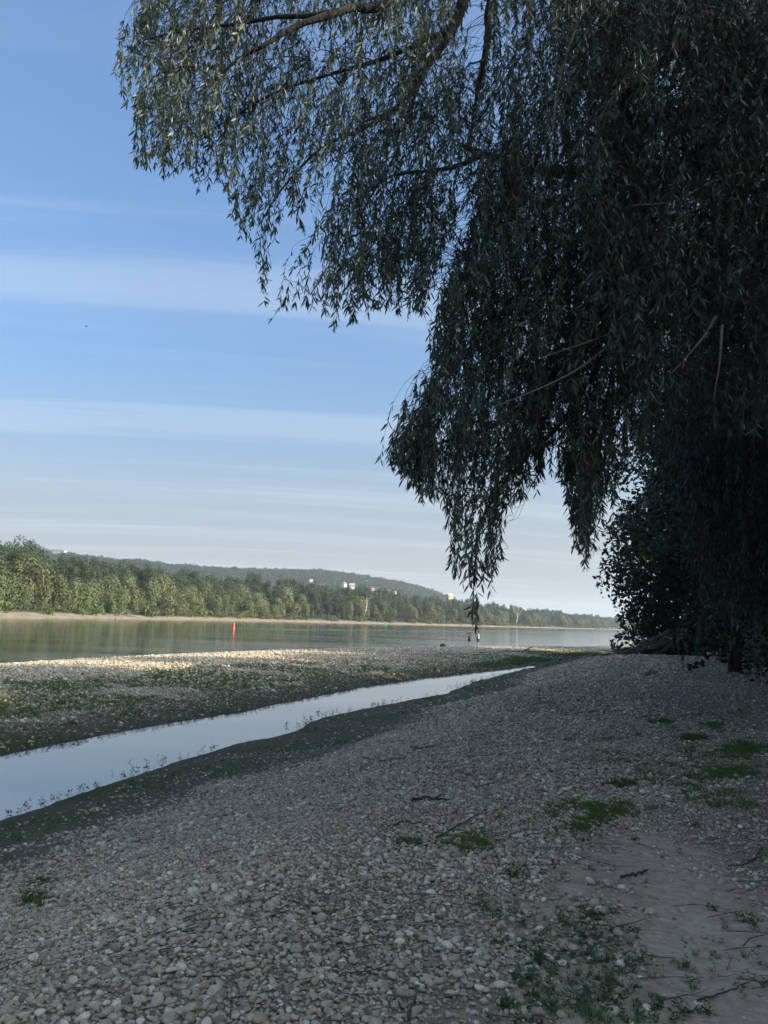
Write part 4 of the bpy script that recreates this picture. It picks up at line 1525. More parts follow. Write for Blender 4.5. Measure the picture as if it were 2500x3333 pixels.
    holes = [[(1400, 900), (1500, 740), (1560, 800), (1530, 880), (1460, 960), (1395, 1060)], [(1525, -60), (1600, -60), (1560, 250), (1510, 400), (1480, 260)],
             [(1640, 1660), (1780, 1560), (1830, 1560), (1860, 1660), (1740, 1780), (1660, 1800)]]
    nodes = grow_willow(rt, limbs, [(upper, 6.4, 10.2, 3900), (tipL, 7.0, 8.6, 140), (lower, 6.3, 9.8, 2500), (tail, 6.7, 7.6, 70), (tip2, 6.8, 7.0, 2), (lobe, 7.0, 8.6, 130), (tipR, 6.8, 7.8, 75)], holes, rng, 130,
                        np.array([5.5, 8.6, 9.0]), True, .088, .026, 295, (.25, 1.15), .0016, .205)
    # the rest of this crown: over and behind the viewer, out to the trunk side
    r2 = np.random.default_rng(52)
    cl = []
    for k in range(20):
        c = np.array([r2.uniform(9.0, 13.5), r2.uniform(-3.5, 7.5), r2.uniform(6.2, 12.5)])
        if c[1] > 4.5 and c[0] < 4.5:
            c[0] += 3
        cl.append((c - rt['at'], (1.4, 1.4, 1.0), r2.uniform(.2, .6)))
    for k in range(26):
        cl.append((np.array([r2.uniform(4.5, 12), r2.uniform(7.5, 14), r2.uniform(8.5, 14.5)]) - rt['at'], (1.5, 1.5, 1.2), r2.uniform(.2, .6)))
    me = crown_mesh('crown', cl, 420, .065, r2, .2, .6, 3.4)
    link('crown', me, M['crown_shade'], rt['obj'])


near_willow()


def added_dark_willow():  # overhanging willow's dark shoots on an added tree, shade painted into the leaves
    rng = np.random.default_rng(57)
    rt = tree_root('inner_willow', 10.4, 12.6, 'deep green willow filling the shade between the overhanging willow and the curtain willow')
    x0, y0, z0 = rt['at']
    trunk_part(rt, [(x0, y0, z0), (x0 - .1, y0, z0 + 2), (x0 - .4, y0 - .3, z0 + 5), (x0 - 1.2, y0 - .8, z0 + 8)], .4, .2)
    limbs = [([(x0 - .3, y0 - .2, z0 + 4), *a3([(2560, 900, 10), (2350, 820, 8.6), (2150, 860, 7.8)])], .13, .02),
             ([(x0 - .4, y0 - .3, z0 + 5), *a3([(2500, 450, 9.5), (2250, 360, 8.2), (2050, 430, 7.4)])], .13, .02),
             ([(x0 - 1.2, y0 - .8, z0 + 8), *a3([(2350, -150, 8.8), (2100, -80, 7.6), (1900, 60, 7.0)])], .12, .02)]
    dark = [(1740, -260), (1770, 120), (1830, 420), (1890, 800), (2010, 1250), (2250, 1420), (2700, 1420), (2700, -260)]
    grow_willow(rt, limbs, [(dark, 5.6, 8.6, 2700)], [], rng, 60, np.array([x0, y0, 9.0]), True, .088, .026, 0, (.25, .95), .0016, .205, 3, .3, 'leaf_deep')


added_dark_willow()


def bare_boughs():
    rt = bpy.data.objects['inner_willow']
    at = np.array(rt.location)
    for l in ([(2060, 1060, 7.0), (1930, 1108, 6.6), (1850, 1135, 6.4), (1762, 1164, 6.3)], [(2010, 1100, 6.9), (1900, 1190, 6.5), (1790, 1250, 6.3), (1690, 1292, 6.2), (1600, 1330, 6.2)],
              [(2330, 1030, 6.6), (2295, 1090, 6.3), (2245, 1150, 6.2), (2180, 1222, 6.1)], [(2350, 1060, 6.4), (2342, 1180, 6.2), (2322, 1300, 6.1)], [(2420, 560, 6.6), (2300, 600, 6.3), (2200, 655, 6.2), (2050, 670, 6.1)],
              [(1900, 20, 6.6), (1822, 250, 6.3), (1800, 420, 6.3), (1785, 560, 6.4)]):
        V, Q = tubes(smooth_line(a3(l), 22), np.linspace(.014, .004, 22), 6)
        link('branch', mesh_np('bare_branch', V - at, Q, True), M['drift_dark'], rt)


bare_boughs()


def curtain_willow():
    rng = np.random.default_rng(61)
    rt = tree_root('curtain_willow', 11.3, 18.5, 'dense dark willow whose foliage hangs to the ground like a curtain beside the beach')
    x0, y0, z0 = rt['at']
    trunk_part(rt, [(x0, y0, z0), (x0 - .2, y0, z0 + 2), (x0 - .1, y0 + .2, z0 + 5), (x0 - .6, y0, z0 + 9)], .5, .22)
    limbs = [([(x0, y0, z0 + 3), *a3([(2480, 1400, 17), (2300, 1350, 16.5), (2150, 1420, 16)])], .2, .03),
             ([(x0, y0, z0 + 5), *a3([(2460, 950, 17), (2250, 900, 16), (2050, 960, 15.5)])], .2, .03),
             ([(x0 - .3, y0, z0 + 7), *a3([(2420, 500, 17), (2200, 400, 16), (2020, 420, 15)])], .2, .03),
             ([(x0 - .5, y0, z0 + 9), *a3([(2400, 100, 17), (2200, -100, 15), (2000, -150, 14)])], .18, .03),
             ([(x0, y0, z0 + 2.4), *a3([(2490, 1700, 16), (2400, 1750, 15), (2330, 1820, 14.5)])], .12, .02)]
    reg = [([(1990, -250), (1970, 300), (1960, 700), (2010, 1000), (1990, 1300), (2060, 1450), (2150, 1600), (2230, 1780), (2250, 1900), (2300, 1990), (2360, 2030), (2430, 2040), (2700, 2060), (2700, -250)], 12.5, 20.0, 5200),
           ([(2240, 1500), (2230, 1850), (2300, 1980), (2380, 2035), (2700, 2060), (2700, 1500)], 12.5, 17.0, 1300)]
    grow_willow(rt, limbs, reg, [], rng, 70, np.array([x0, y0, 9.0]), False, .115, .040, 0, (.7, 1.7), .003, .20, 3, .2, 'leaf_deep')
    r2 = np.random.default_rng(62)
    cl = [(np.array([r2.uniform(9.4, 16), r2.uniform(17, 25), r2.uniform(5.4, 15.5)]) - rt['at'], (1.9, 1.9, 1.5), r2.uniform(.1, .5)) for k in range(66)]
    cl += [(np.array([r2.uniform(12.4, 17), r2.uniform(17, 25), r2.uniform(2.6, 5)]) - rt['at'], (1.6, 1.6, 1.2), r2.uniform(.1, .5)) for k in range(16)]
    link('crown', crown_mesh('crown', cl, 170, .12, r2, .2, .6, 2.8), M['crown_shade'], rt['obj'])


curtain_willow()


def shade_tree(name, x, y, hgt, rad, label, seed, mat='crown_shade', size=.34, lowest=.12, group=None, per=34, n=46, squash=1.0, density=1.0):
    """broad bank tree: real trunk, limbs and a crown of leaf clumps down to the ground"""
    r = np.random.default_rng(seed)
    rt = tree_root(name, x, y, label, 'tree', group)
    ln = [([(0, 0, -.2), (.15, .1, hgt * .25), (r.normal() * .5, r.normal() * .5, hgt * .7)], .035 * hgt * .6, .06)]
    cl = []
    for k in range(n):
        hz = lowest + (1 - lowest) * (k + r.random()) / n
        a = k * 2.399 + r.uniform(-.4, .4)
        q = rad * math.sqrt(max(.05, 1 - (1.7 * (hz - .42)) ** 2)) * r.uniform(.45, 1.0) * (1 if hz > .25 else .95)
        c = np.array([math.cos(a) * q, math.sin(a) * q * squash, hz * hgt])
        rr = rad * r.uniform(.20, .34)
        cl.append((c, (rr, rr, rr * .85), r.uniform(.15, .7)))
        if k % 4 == 0:
            ln.append(([(0, 0, max(1.0, hz * hgt * .55)), (c[0] * .5, c[1] * .5, c[2] * .85), tuple(c)], .014 * hgt * .5, .02))
    link('trunk', limbs_mesh('trunk', ln, 8, 10), M['bark'], rt['obj'])
    link('crown', crown_mesh('crown', cl, per * density, size, r, .2, .55, 2.0, .25), M[mat], rt['obj'])
    return rt


def bank_wood():
    g = 'trees of the wood behind the beach'
    # in view, beyond the curtain willow: the bushy willow over the roots and those farther along the bank
    shade_tree('root_willow', 22.5, 54.5, 17, 6.0, 'dark spreading willow standing over the heap of exposed roots', 71, size=.20, lowest=.27, per=120, n=64)
    shade_tree('bank_willow', 22.9, 63, 11.0, 4.3, 'smaller bushy willow reaching over the water just beyond the roots', 72, size=.22, lowest=.05, per=120, n=46)
    shade_tree('bank_willow', 30.5, 72, 15, 6.0, 'taller willow rising behind the bushy one beyond the roots', 73, size=.30, lowest=.06, per=70, n=50)
    shade_tree('bank_willow', 15.5, 34, 14, 4.9, 'dense willow between the curtain willow and the exposed roots', 74, size=.15, lowest=.40, per=210, n=50)
    for x, y, h, r, lab in ((14.5, 32.3, 4.0, 2.1, 'low dark shrub under the dense willow, nearest the exposed roots'), (20.5, 43, 4.6, 2.6, 'low dark shrub in the gloom behind the exposed roots'),
                            (14.4, 27, 3.8, 2.2, 'low dark shrub under the curtain willow at the edge of the gravel')):
        shade_tree('bank_shrub', x, y, h, r, lab, 170 + int(y), size=.16, lowest=.08, per=90, n=26)
    spots = [(23, -1.5, 14, 6), (22, 1.8, 12, 5), (14.2, -1.0, 9, 3.8), (16, 2.5, 13, 5), (20.5, 5, 15, 6), (18.5, 13, 13, 5), (21, 27, 11.5, 7), (25, 40, 12, 7.5), (31, 56, 18, 8), (38, 76, 18, 8), (48, 95, 19, 8), (17, 9, 13, 6.5), (20, 17, 13, 7), (18, -3, 14, 7), (12.5, -5, 12, 5), (14.5, -14, 13, 6), (22, -16, 18, 8), (33, 20, 17, 9), (34, 4, 17, 9), (36, 40, 17, 9),  # some of these unseen trees are added only to stop stray sun
             (44, 62, 20, 9), (36, -14, 20, 9), (30, -32, 20, 9), (46, -40, 20, 10), (60, 100, 20, 10), (52, 28, 20, 9), (58, 62, 20, 9)]
    for i in range(34):                                   # thicket added along the wood's inner edge to keep sun off the beach
        t = i / 33
        x, y = 17.5 + 14 * t + 3.5 * ((i * 7) % 5) / 4, -22 + 95 * t
        shade_tree('bank_shrub', x, y, 6.5 + (i * 5) % 4, 3.2, 'dark tangled shrub in the thicket under the wood on the near bank', 130 + i, size=.30, lowest=.06, per=26, n=26, group='thicket shrubs under the wood')
    kinds = ['deep green tree', 'dark broad tree', 'shaded old tree']
    for i, (x, y, h, r) in enumerate(spots):
        shade_tree('bank_tree', x, y, h, r, f'{kinds[i % 3]} of the shadowy wood behind the willows on the near bank', 80 + i, size=.62, per=16, n=44, group=g)


bank_wood()

#@@ROOTS
# ------------------------------------------------------------------ washed-out roots, logs and sticks
def root_heap():
    c = np.array(at_y(2190, 2118, 56.5))
    c[2] = height(c[0:1], c[1:2])[0]
    o = empty('root_stump', tuple(c), (0, 0, 0), 'washed out root plate with thick gnarled roots under the dark willow', 'tree stump')
    rng = np.random.default_rng(17)
    dep = c[1]

    def pt(px, py, dd=0.0):
        return np.array(at_y(px, py, dep + dd)) - c
    # image of the heap: butt of the trunk in the middle, roots running out to the water side
    link('trunk', limbs_mesh('stump_trunk', [([pt(2215, 2128, .6), pt(2225, 2085, .8), pt(2245, 2050, 1.6), pt(2300, 2010, 3)], .95, .55), ([pt(2180, 2128, .3), pt(2190, 2095, .3), pt(2215, 2062, .9)], .6, .35)], 12, 14), M['root'], o)
    defs = [
        [(2215, 2085, 0), (2170, 2096, -.5), (2120, 2112, -1.0), (2050, 2120, -1.4), (1985, 2126, -1.8), (1930, 2133, -2.2)],
        [(2200, 2070, .2), (2150, 2090, -.2), (2090, 2104, -.2), (2030, 2112, 0), (1990, 2116, .2)],
        [(2230, 2100, -.4), (2180, 2110, -.9), (2140, 2124, -1.2), (2110, 2128, -1.4)],
        [(2210, 2078, .5), (2150, 2082, 1), (2100, 2088, 1.4), (2060, 2094, 1.6)],
        [(2240, 2060, .3), (2195, 2068, -.4), (2185, 2095, -.8), (2195, 2125, -1.0)],
        [(2250, 2065, 0), (2215, 2075, -.8), (2208, 2100, -1.1), (2214, 2128, -1.3)],
        [(2260, 2070, 0), (2235, 2085, -.8), (2232, 2105, -1.1), (2240, 2127, -1.2)],
        [(2270, 2060, .5), (2310, 2080, -.3), (2330, 2105, -.6), (2345, 2122, -.8)],
        [(2280, 2050, .8), (2340, 2068, .2), (2400, 2085, 0), (2470, 2100, 0)],
        [(2290, 2070, .5), (2360, 2092, 0), (2420, 2108, -.3), (2480, 2116, -.4)],
        [(2190, 2100, -.3), (2130, 2106, -1.2), (2080, 2118, -1.6), (2030, 2132, -2.0)],
        [(2160, 2092, -.2), (2135, 2108, -.9), (2120, 2122, -1.1)],
        [(2200, 2058, .4), (2165, 2066, .1), (2120, 2086, .0), (2075, 2100, .2)],
        [(2265, 2090, -.6), (2290, 2105, -1.0), (2310, 2122, -1.1)]]
    for i, d in enumerate(defs):
        P = np.array([pt(*q) for q in d])
        ln = smooth_line(P, 20) + rng.normal(size=(20, 3)) * .05
        W = ln + c
        g = height(W[:, 0], W[:, 1])
        ln[:, 2] = np.maximum(ln[:, 2], g - c[2] + .02)
        r = np.linspace(rng.uniform(.22, .34), rng.uniform(.03, .07), 20) * (1 + .18 * rng.normal(size=20))
        V, Q = tubes(ln, np.maximum(r, .03), 8)
        link('root', mesh_np('root', V, Q, True), M['root'], o)
    # earth still held between the roots
    V, T = ico(3)
    n = V / .5
    f = 1 + .45 * (fbm(n[:, 0] * 2 + 9, n[:, 1] * 2 + n[:, 2] * 1.7, 1.0, 33) - .5)
    link('soil', mesh_np('root_soil', n * f[:, None] * (2.6, 1.3, .95) + pt(2235, 2118, .9), [T], True), plain('root_soil', (.055, .043, .033), .95, .35, 3.0, .8), o)
    # bleached snags caught in the heap
    for lab, pts in (('pale forked snag sticking up out of the root heap', [[(2185, 2080, -1), (2160, 2070, -1.2), (2150, 2066, -1.4)], [(2160, 2070, -1.2), (2148, 2062, -1.3)]]),
                     ('long grey snag slanting at the water end of the root heap', [[(2100, 2092, -1), (2080, 2068, -1.1), (2063, 2046, -1.2)], [(2088, 2076, -1), (2110, 2082, -1.1), (2130, 2078, -1)]])):
        b = empty('snag', tuple(c + pt(*pts[0][0])), (0, 0, 0), lab, 'branch')
        for q, l in enumerate(pts):
            P = np.array([pt(*w) for w in l]) + c - np.array(b.location)
            V, Q = tubes(smooth_line(P, 12), np.linspace(.07 if q == 0 else .045, .02, 12), 6)
            link('stem' if q == 0 else 'side_branch', mesh_np('snag', V, Q, True), M['drift'], b)
    P = [on_ground(x, y)[0] + (0, 0, .12) for x, y in ((2095, 2131), (2160, 2129), (2230, 2126), (2310, 2120))]
    b = empty('fallen_log', tuple(P[0]), (0, 0, 0), 'dark fallen log lying on the gravel in front of the roots', 'log')
    V, Q = tubes(smooth_line(np.array(P) - P[0], 22), np.linspace(.26, .15, 22) * (1 + .08 * np.sin(np.arange(22))), 10)
    link('stem', mesh_np('fallen_log', V, Q, True), M['root'], b)
    V, Q = tubes(smooth_line(np.array([P[2], P[2] + (.3, -.2, .35), P[2] + (.5, -.3, .7)]) - P[0], 8), np.linspace(.07, .03, 8), 6)
    link('stub', mesh_np('log_stub', V, Q, True), M['root'], b)


root_heap()


def lay_stick(name, pxs, r, lab, mat='stick', cat='stick', group=None, lift=.012, fork=False):
    P = np.array([on_ground(x, y)[0] for x, y in pxs])
    P[:, 2] = height(P[:, 0], P[:, 1]) + r + lift
    rng = np.random.default_rng(abs(hash(lab)) % 1000 if False else sum(map(ord, lab)))
    o = empty(name, tuple(P[0]), (0, 0, 0), lab, cat, group)
    l = smooth_line(P - P[0], 14)
    l[1:-1] += rng.normal(size=(12, 3)) * r * .5
    V, Q = tubes(l, np.linspace(r, r * .5, 14), 6)
    link('stem', mesh_np('stick', V, Q, True), M[mat], o)
    if fork:
        a = l[8]
        dv = l[-1] - l[7]
        b = a + np.array([dv[0] * .6 - dv[1] * .5, dv[1] * .6 + dv[0] * .5, r * 2])
        V, Q = tubes(smooth_line([a, (a + b) / 2 + (0, 0, r), b], 7), np.linspace(r * .6, r * .3, 7), 5)
        link('side_branch', mesh_np('stick_fork', V, Q, True), M[mat], o)
    return o


def sticks():
    lay_stick('stick', [(1340, 2615), (1400, 2608), (1465, 2612)], .016, 'thick dark stick on the gravel up the slope from the small grass tufts', fork=True)
    lay_stick('stick', [(1420, 2735), (1500, 2690), (1560, 2655)], .007, 'thin brown stick slanting past the small grass tuft')
    lay_stick('stick', [(840, 2660), (900, 2668), (945, 2655)], .009, 'bent pale stick curving on the stones toward the stream', 'reed')
    lay_stick('stick', [(1335, 2437), (1370, 2441), (1410, 2434)], .016, 'short blackish stick lying along the gravel midway up the bank')
    lay_stick('stick', [(1180, 2470), (1240, 2480), (1320, 2470)], .009, 'thin dark stick where the gravel meets the green mud')
    lay_stick('stick', [(1590, 2508), (1680, 2500), (1760, 2492)], .008, 'long straight pale reed stalk on the upper gravel', 'reed')
    lay_stick('stick', [(1770, 2405), (1830, 2402), (1890, 2396)], .009, 'pale grey stick below the row of grass patches', 'reed')
    lay_stick('stick', [(1150, 3030), (1260, 3020), (1420, 3022)], .006, 'long straw coloured stalk lying across the near stones', 'reed')
    lay_stick('stick', [(420, 3145), (455, 3165), (495, 3190)], .008, 'short bleached stick among the near pebbles downhill', 'drift')
    lay_stick('stick', [(1350, 2950), (1390, 2925), (1430, 2880)], .006, 'thin grey twig slanting over the near stones', 'reed')
    lay_stick('stick', [(2350, 2990), (2365, 3020), (2350, 3035)], .009, 'small curved white stick on the silt beside the weeds', 'drift')
    lay_stick('stick', [(2480, 2770), (2440, 2815), (2370, 2830)], .010, 'dark curved twig at the upper edge of the silt')
    lay_stick('stick', [(2020, 2865), (2080, 2850), (2110, 2840)], .011, 'dark stick lying between the white stone and the silt')
    lay_stick('stick', [(2270, 3270), (2360, 3240), (2440, 3210)], .006, 'fine twig lying across the silt near its lower weeds')
    lay_stick('stick', [(1330, 3330), (1345, 3290), (1352, 3260)], .010, 'brown stick end at the very bottom of the gravel')
    lay_stick('stick', [(1280, 2690), (1340, 2680), (1400, 2695)], .008, 'dark twig beside the thick stick on the gravel')
    lay_stick('stick', [(1840, 2330), (1900, 2322), (1975, 2316)], .010, 'dark slender stick on the shaded gravel above the reed stalk', fork=True)
    lay_stick('stick', [(2100, 2240), (2180, 2235), (2260, 2240)], .012, 'long dark stick in the shade below the fallen log')
    lay_stick('stick', [(640, 2960), (690, 2975), (730, 2982)], .005, 'pale thin root fibre among stones near the lone sprout', 'reed')
    lay_stick('stick', [(1880, 3040), (1920, 3090), (1935, 3130)], .006, 'thin dark twig stuck between weeds and silt')
    # driftwood on the bar
    lay_stick('driftwood_pole', [(1560, 2126), (1640, 2123), (1720, 2122), (1790, 2124)], .06, 'dark straight pole lying along the bar beyond the bathers', 'stick', 'driftwood')
    lay_stick('driftwood_branch', [(1700, 2122), (1800, 2128), (1845, 2143)], .08, 'dark bent branch lying down into the dry channel', 'stick', 'driftwood')
    lay_stick('driftwood_pole', [(1540, 2133), (1620, 2134), (1690, 2136)], .05, 'thin dark pole on the bar nearest the pool', 'stick', 'driftwood')
    lay_stick('driftwood_branch', [(1820, 2152), (1840, 2146), (1880, 2138)], .07, 'grey branch at the head of the dry channel', 'stick', 'driftwood')
    # a plank propped on the bar
    a, b = on_ground(1696, 2124)[0], None
    b = a + np.array([1.25, .4, .62])
    dv = Vector(b - a)
    o = empty('plank', tuple(a + (0, 0, .02)), (0, 0, 0), 'brown weathered plank tilted up on the bar behind the pool', 'plank')
    V, F = box(0, 0, 0, dv.length, .16, .06)
    V = V + (dv.length / 2, 0, 0)
    pl = link('board', mesh_np('plank', V, F), plain('weathered_wood', (.075, .052, .038), .85, .3, 20, .4), o)
    pl.rotation_euler = dv.to_track_quat('X', 'Z').to_euler()
    V, F = box(dv.length * .62, 0, -.16, .10, .10, .36)
    link('prop', mesh_np('plank_prop', V, F), pl.data.materials[0], o).rotation_euler = pl.rotation_euler


sticks()

#@@PLANTS
# ------------------------------------------------------------------ grass, weeds
def tuft_mesh(i, blades=26, spread=.45, lean=.55):
    r = np.random.default_rng(600 + i)
    n = blades
    a = r.uniform(0, 6.28, n)
    b = np.stack([np.cos(a), np.sin(a), np.zeros(n)], -1) * (spread * np.sqrt(r.random(n)))[:, None]
    d = np.stack([np.cos(a) * lean * r.random(n), np.sin(a) * lean * r.random(n), r.uniform(.45, 1, n)], -1)
    side = unit(np.cross(d, r.normal(size=(n, 3))))
    w = r.uniform(.018, .035, n)[:, None]
    m = b + d * .55
    t = b + d * (1, 1, .9) + np.stack([np.cos(a), np.sin(a), 0 * a], -1) * .18
    V = np.stack([b - side * w, b + side * w, m + side * w * .8, m - side * w * .8, t], 1)
    k = np.arange(n * 5).reshape(n, 5)
    me = mesh_np('grass_tuft', V.reshape(-1, 3), [k[:, [0, 1, 2, 3]], k[:, [3, 2, 4]]], True, {'rnd': ('FLOAT', np.repeat(r.random(n), 5))})
    me.materials.append(M['grass'])
    return me


def sprig_mesh(i, mat='weed', leaves=11, tall=1.0, broad=.36):
    """small broad-leaved weed, about one unit high"""
    r = np.random.default_rng(700 + i)
    mb_v, mb_f, rn = [], [], []
    n0 = 0
    p, d, l = [], [], []
    for k in range(leaves):
        h = r.uniform(.05, .85) * tall
        a = k * 2.4 + r.uniform(-.4, .4)
        up = r.uniform(.15, .9)
        p.append((math.cos(a) * .06, math.sin(a) * .06, h))
        d.append((math.cos(a), math.sin(a), up))
        l.append(r.uniform(.28, .55))
    p, d, l = np.array(p), unit(np.array(d)), np.array(l)
    side = unit(np.cross(d, (0, 0, 1.0)))
    V, F, k = leaf_geo(p, d, side, l, l * broad * 1.3, np.full(len(l), .18), True)
    st, sq = tubes([(0, 0, -.05), (.02, 0, .4 * tall), (.0, .03, .85 * tall)], [.022, .016, .008], 4)
    me = mesh_np('weed_sprig', np.vstack([V, st]), F + [q + len(V) for q in sq], True, {'rnd': ('FLOAT', np.concatenate([np.repeat(r.random(len(l)), 6), np.full(len(st), .3)]))})
    me.materials.append(M[mat])
    return me


TUFT = [tuft_mesh(i) for i in range(5)]
SPRIG = [sprig_mesh(i) for i in range(5)]
WATERSPRIG = [sprig_mesh(20 + i, 'waterweed', 7, 1.1, .30) for i in range(4)]


def scatter_on(name, x, y, size, jit, protos, rng, label, tilt=.15, flat=(.8, 1.2)):
    h = height(x, y)
    P = np.stack([x, y, h - .004], -1)
    rot = np.stack([rng.normal(size=len(x)) * tilt, rng.normal(size=len(x)) * tilt, rng.uniform(0, 6.28, len(x))], -1)
    s = size * np.exp(rng.normal(size=len(x)) * jit)
    o = scatter(name, P, rot, np.stack([s, s, s * rng.uniform(*flat, len(x))], -1), rng.integers(0, len(protos), len(x)), protos, None)
    o['label'] = label
    return o


def grass_patch(px, py, wpx, hpx, n, size, label):
    """a tuft-built patch: one thing, its blades joined"""
    rng = np.random.default_rng(int(px * 7 + py))
    q = rng.normal(size=(n, 2)) * .50
    lump = fbm(q[:, 0] * 3 + px, q[:, 1] * 3, .8, 7)
    q = q[(np.hypot(q[:, 0], q[:, 1]) < 1.5) & (lump > .36 + .10 * np.hypot(q[:, 0], q[:, 1]))]
    g = on_ground(px + q[:, 0] * wpx / 2, py + q[:, 1] * hpx / 2)
    c = g.mean(0)
    c[2] = height(c[0:1], c[1:2])[0]
    o = empty('grass_patch', tuple(c), (0, 0, 0), label, 'grass', None)
    Vs, Fq, Ft, rn, n0 = [], [], [], [], 0
    for a in g:
        r = np.random.default_rng(rng.integers(1 << 30))
        k = 15
        ang = r.uniform(0, 6.28, k)
        s = size * r.uniform(.6, 1.3)
        b = a - c + np.stack([np.cos(ang), np.sin(ang), 0 * ang], -1) * (s * .5 * r.random(k))[:, None]
        d = np.stack([np.cos(ang) * .5 * r.random(k), np.sin(ang) * .5 * r.random(k), r.uniform(.5, 1, k)], -1) * s
        side = unit(np.cross(d, r.normal(size=(k, 3))))
        w = (r.uniform(.0016, .0032, k) * (1 + size * 6))[:, None]
        m = b + d * .55
        t = b + d + np.stack([np.cos(ang), np.sin(ang), 0 * ang], -1) * s * .2
        V = np.stack([b - side * w, b + side * w, m + side * w * .8, m - side * w * .8, t], 1).reshape(-1, 3)
        kk = np.arange(k * 5).reshape(k, 5) + n0
        Fq.append(kk[:, [0, 1, 2, 3]])
        Ft.append(kk[:, [3, 2, 4]])
        Vs.append(V)
        rn.append(np.repeat(np.clip(r.normal(.5, .25, k), 0, 1), 5))
        n0 += len(V)
    me = mesh_np('blades', np.vstack(Vs), [np.vstack(Fq), np.vstack(Ft)], True, {'rnd': ('FLOAT', np.concatenate(rn))})
    tag(link('blades', me, M['grass'], o), kind='stuff')


def weed_plant(px, py, size, label, seed, bare=False):
    g = on_ground(px, py)[0]
    rng = np.random.default_rng(seed)
    o = empty('weed', tuple(g), (0, 0, rng.uniform(0, 6.28)), label, 'weed', 'weeds on the silt and gravel')
    for k in range(int(rng.integers(3, 6))):
        a = rng.uniform(0, 6.28)
        rr = size * rng.uniform(0, .8)
        s = size * rng.uniform(.6, 1.1)
        link('shoot', SPRIG[int(rng.integers(5))], None, o, (math.cos(a) * rr, math.sin(a) * rr, 0), (rng.normal() * .35, rng.normal() * .35, rng.uniform(0, 6.28)), (s, s, s))
    return o


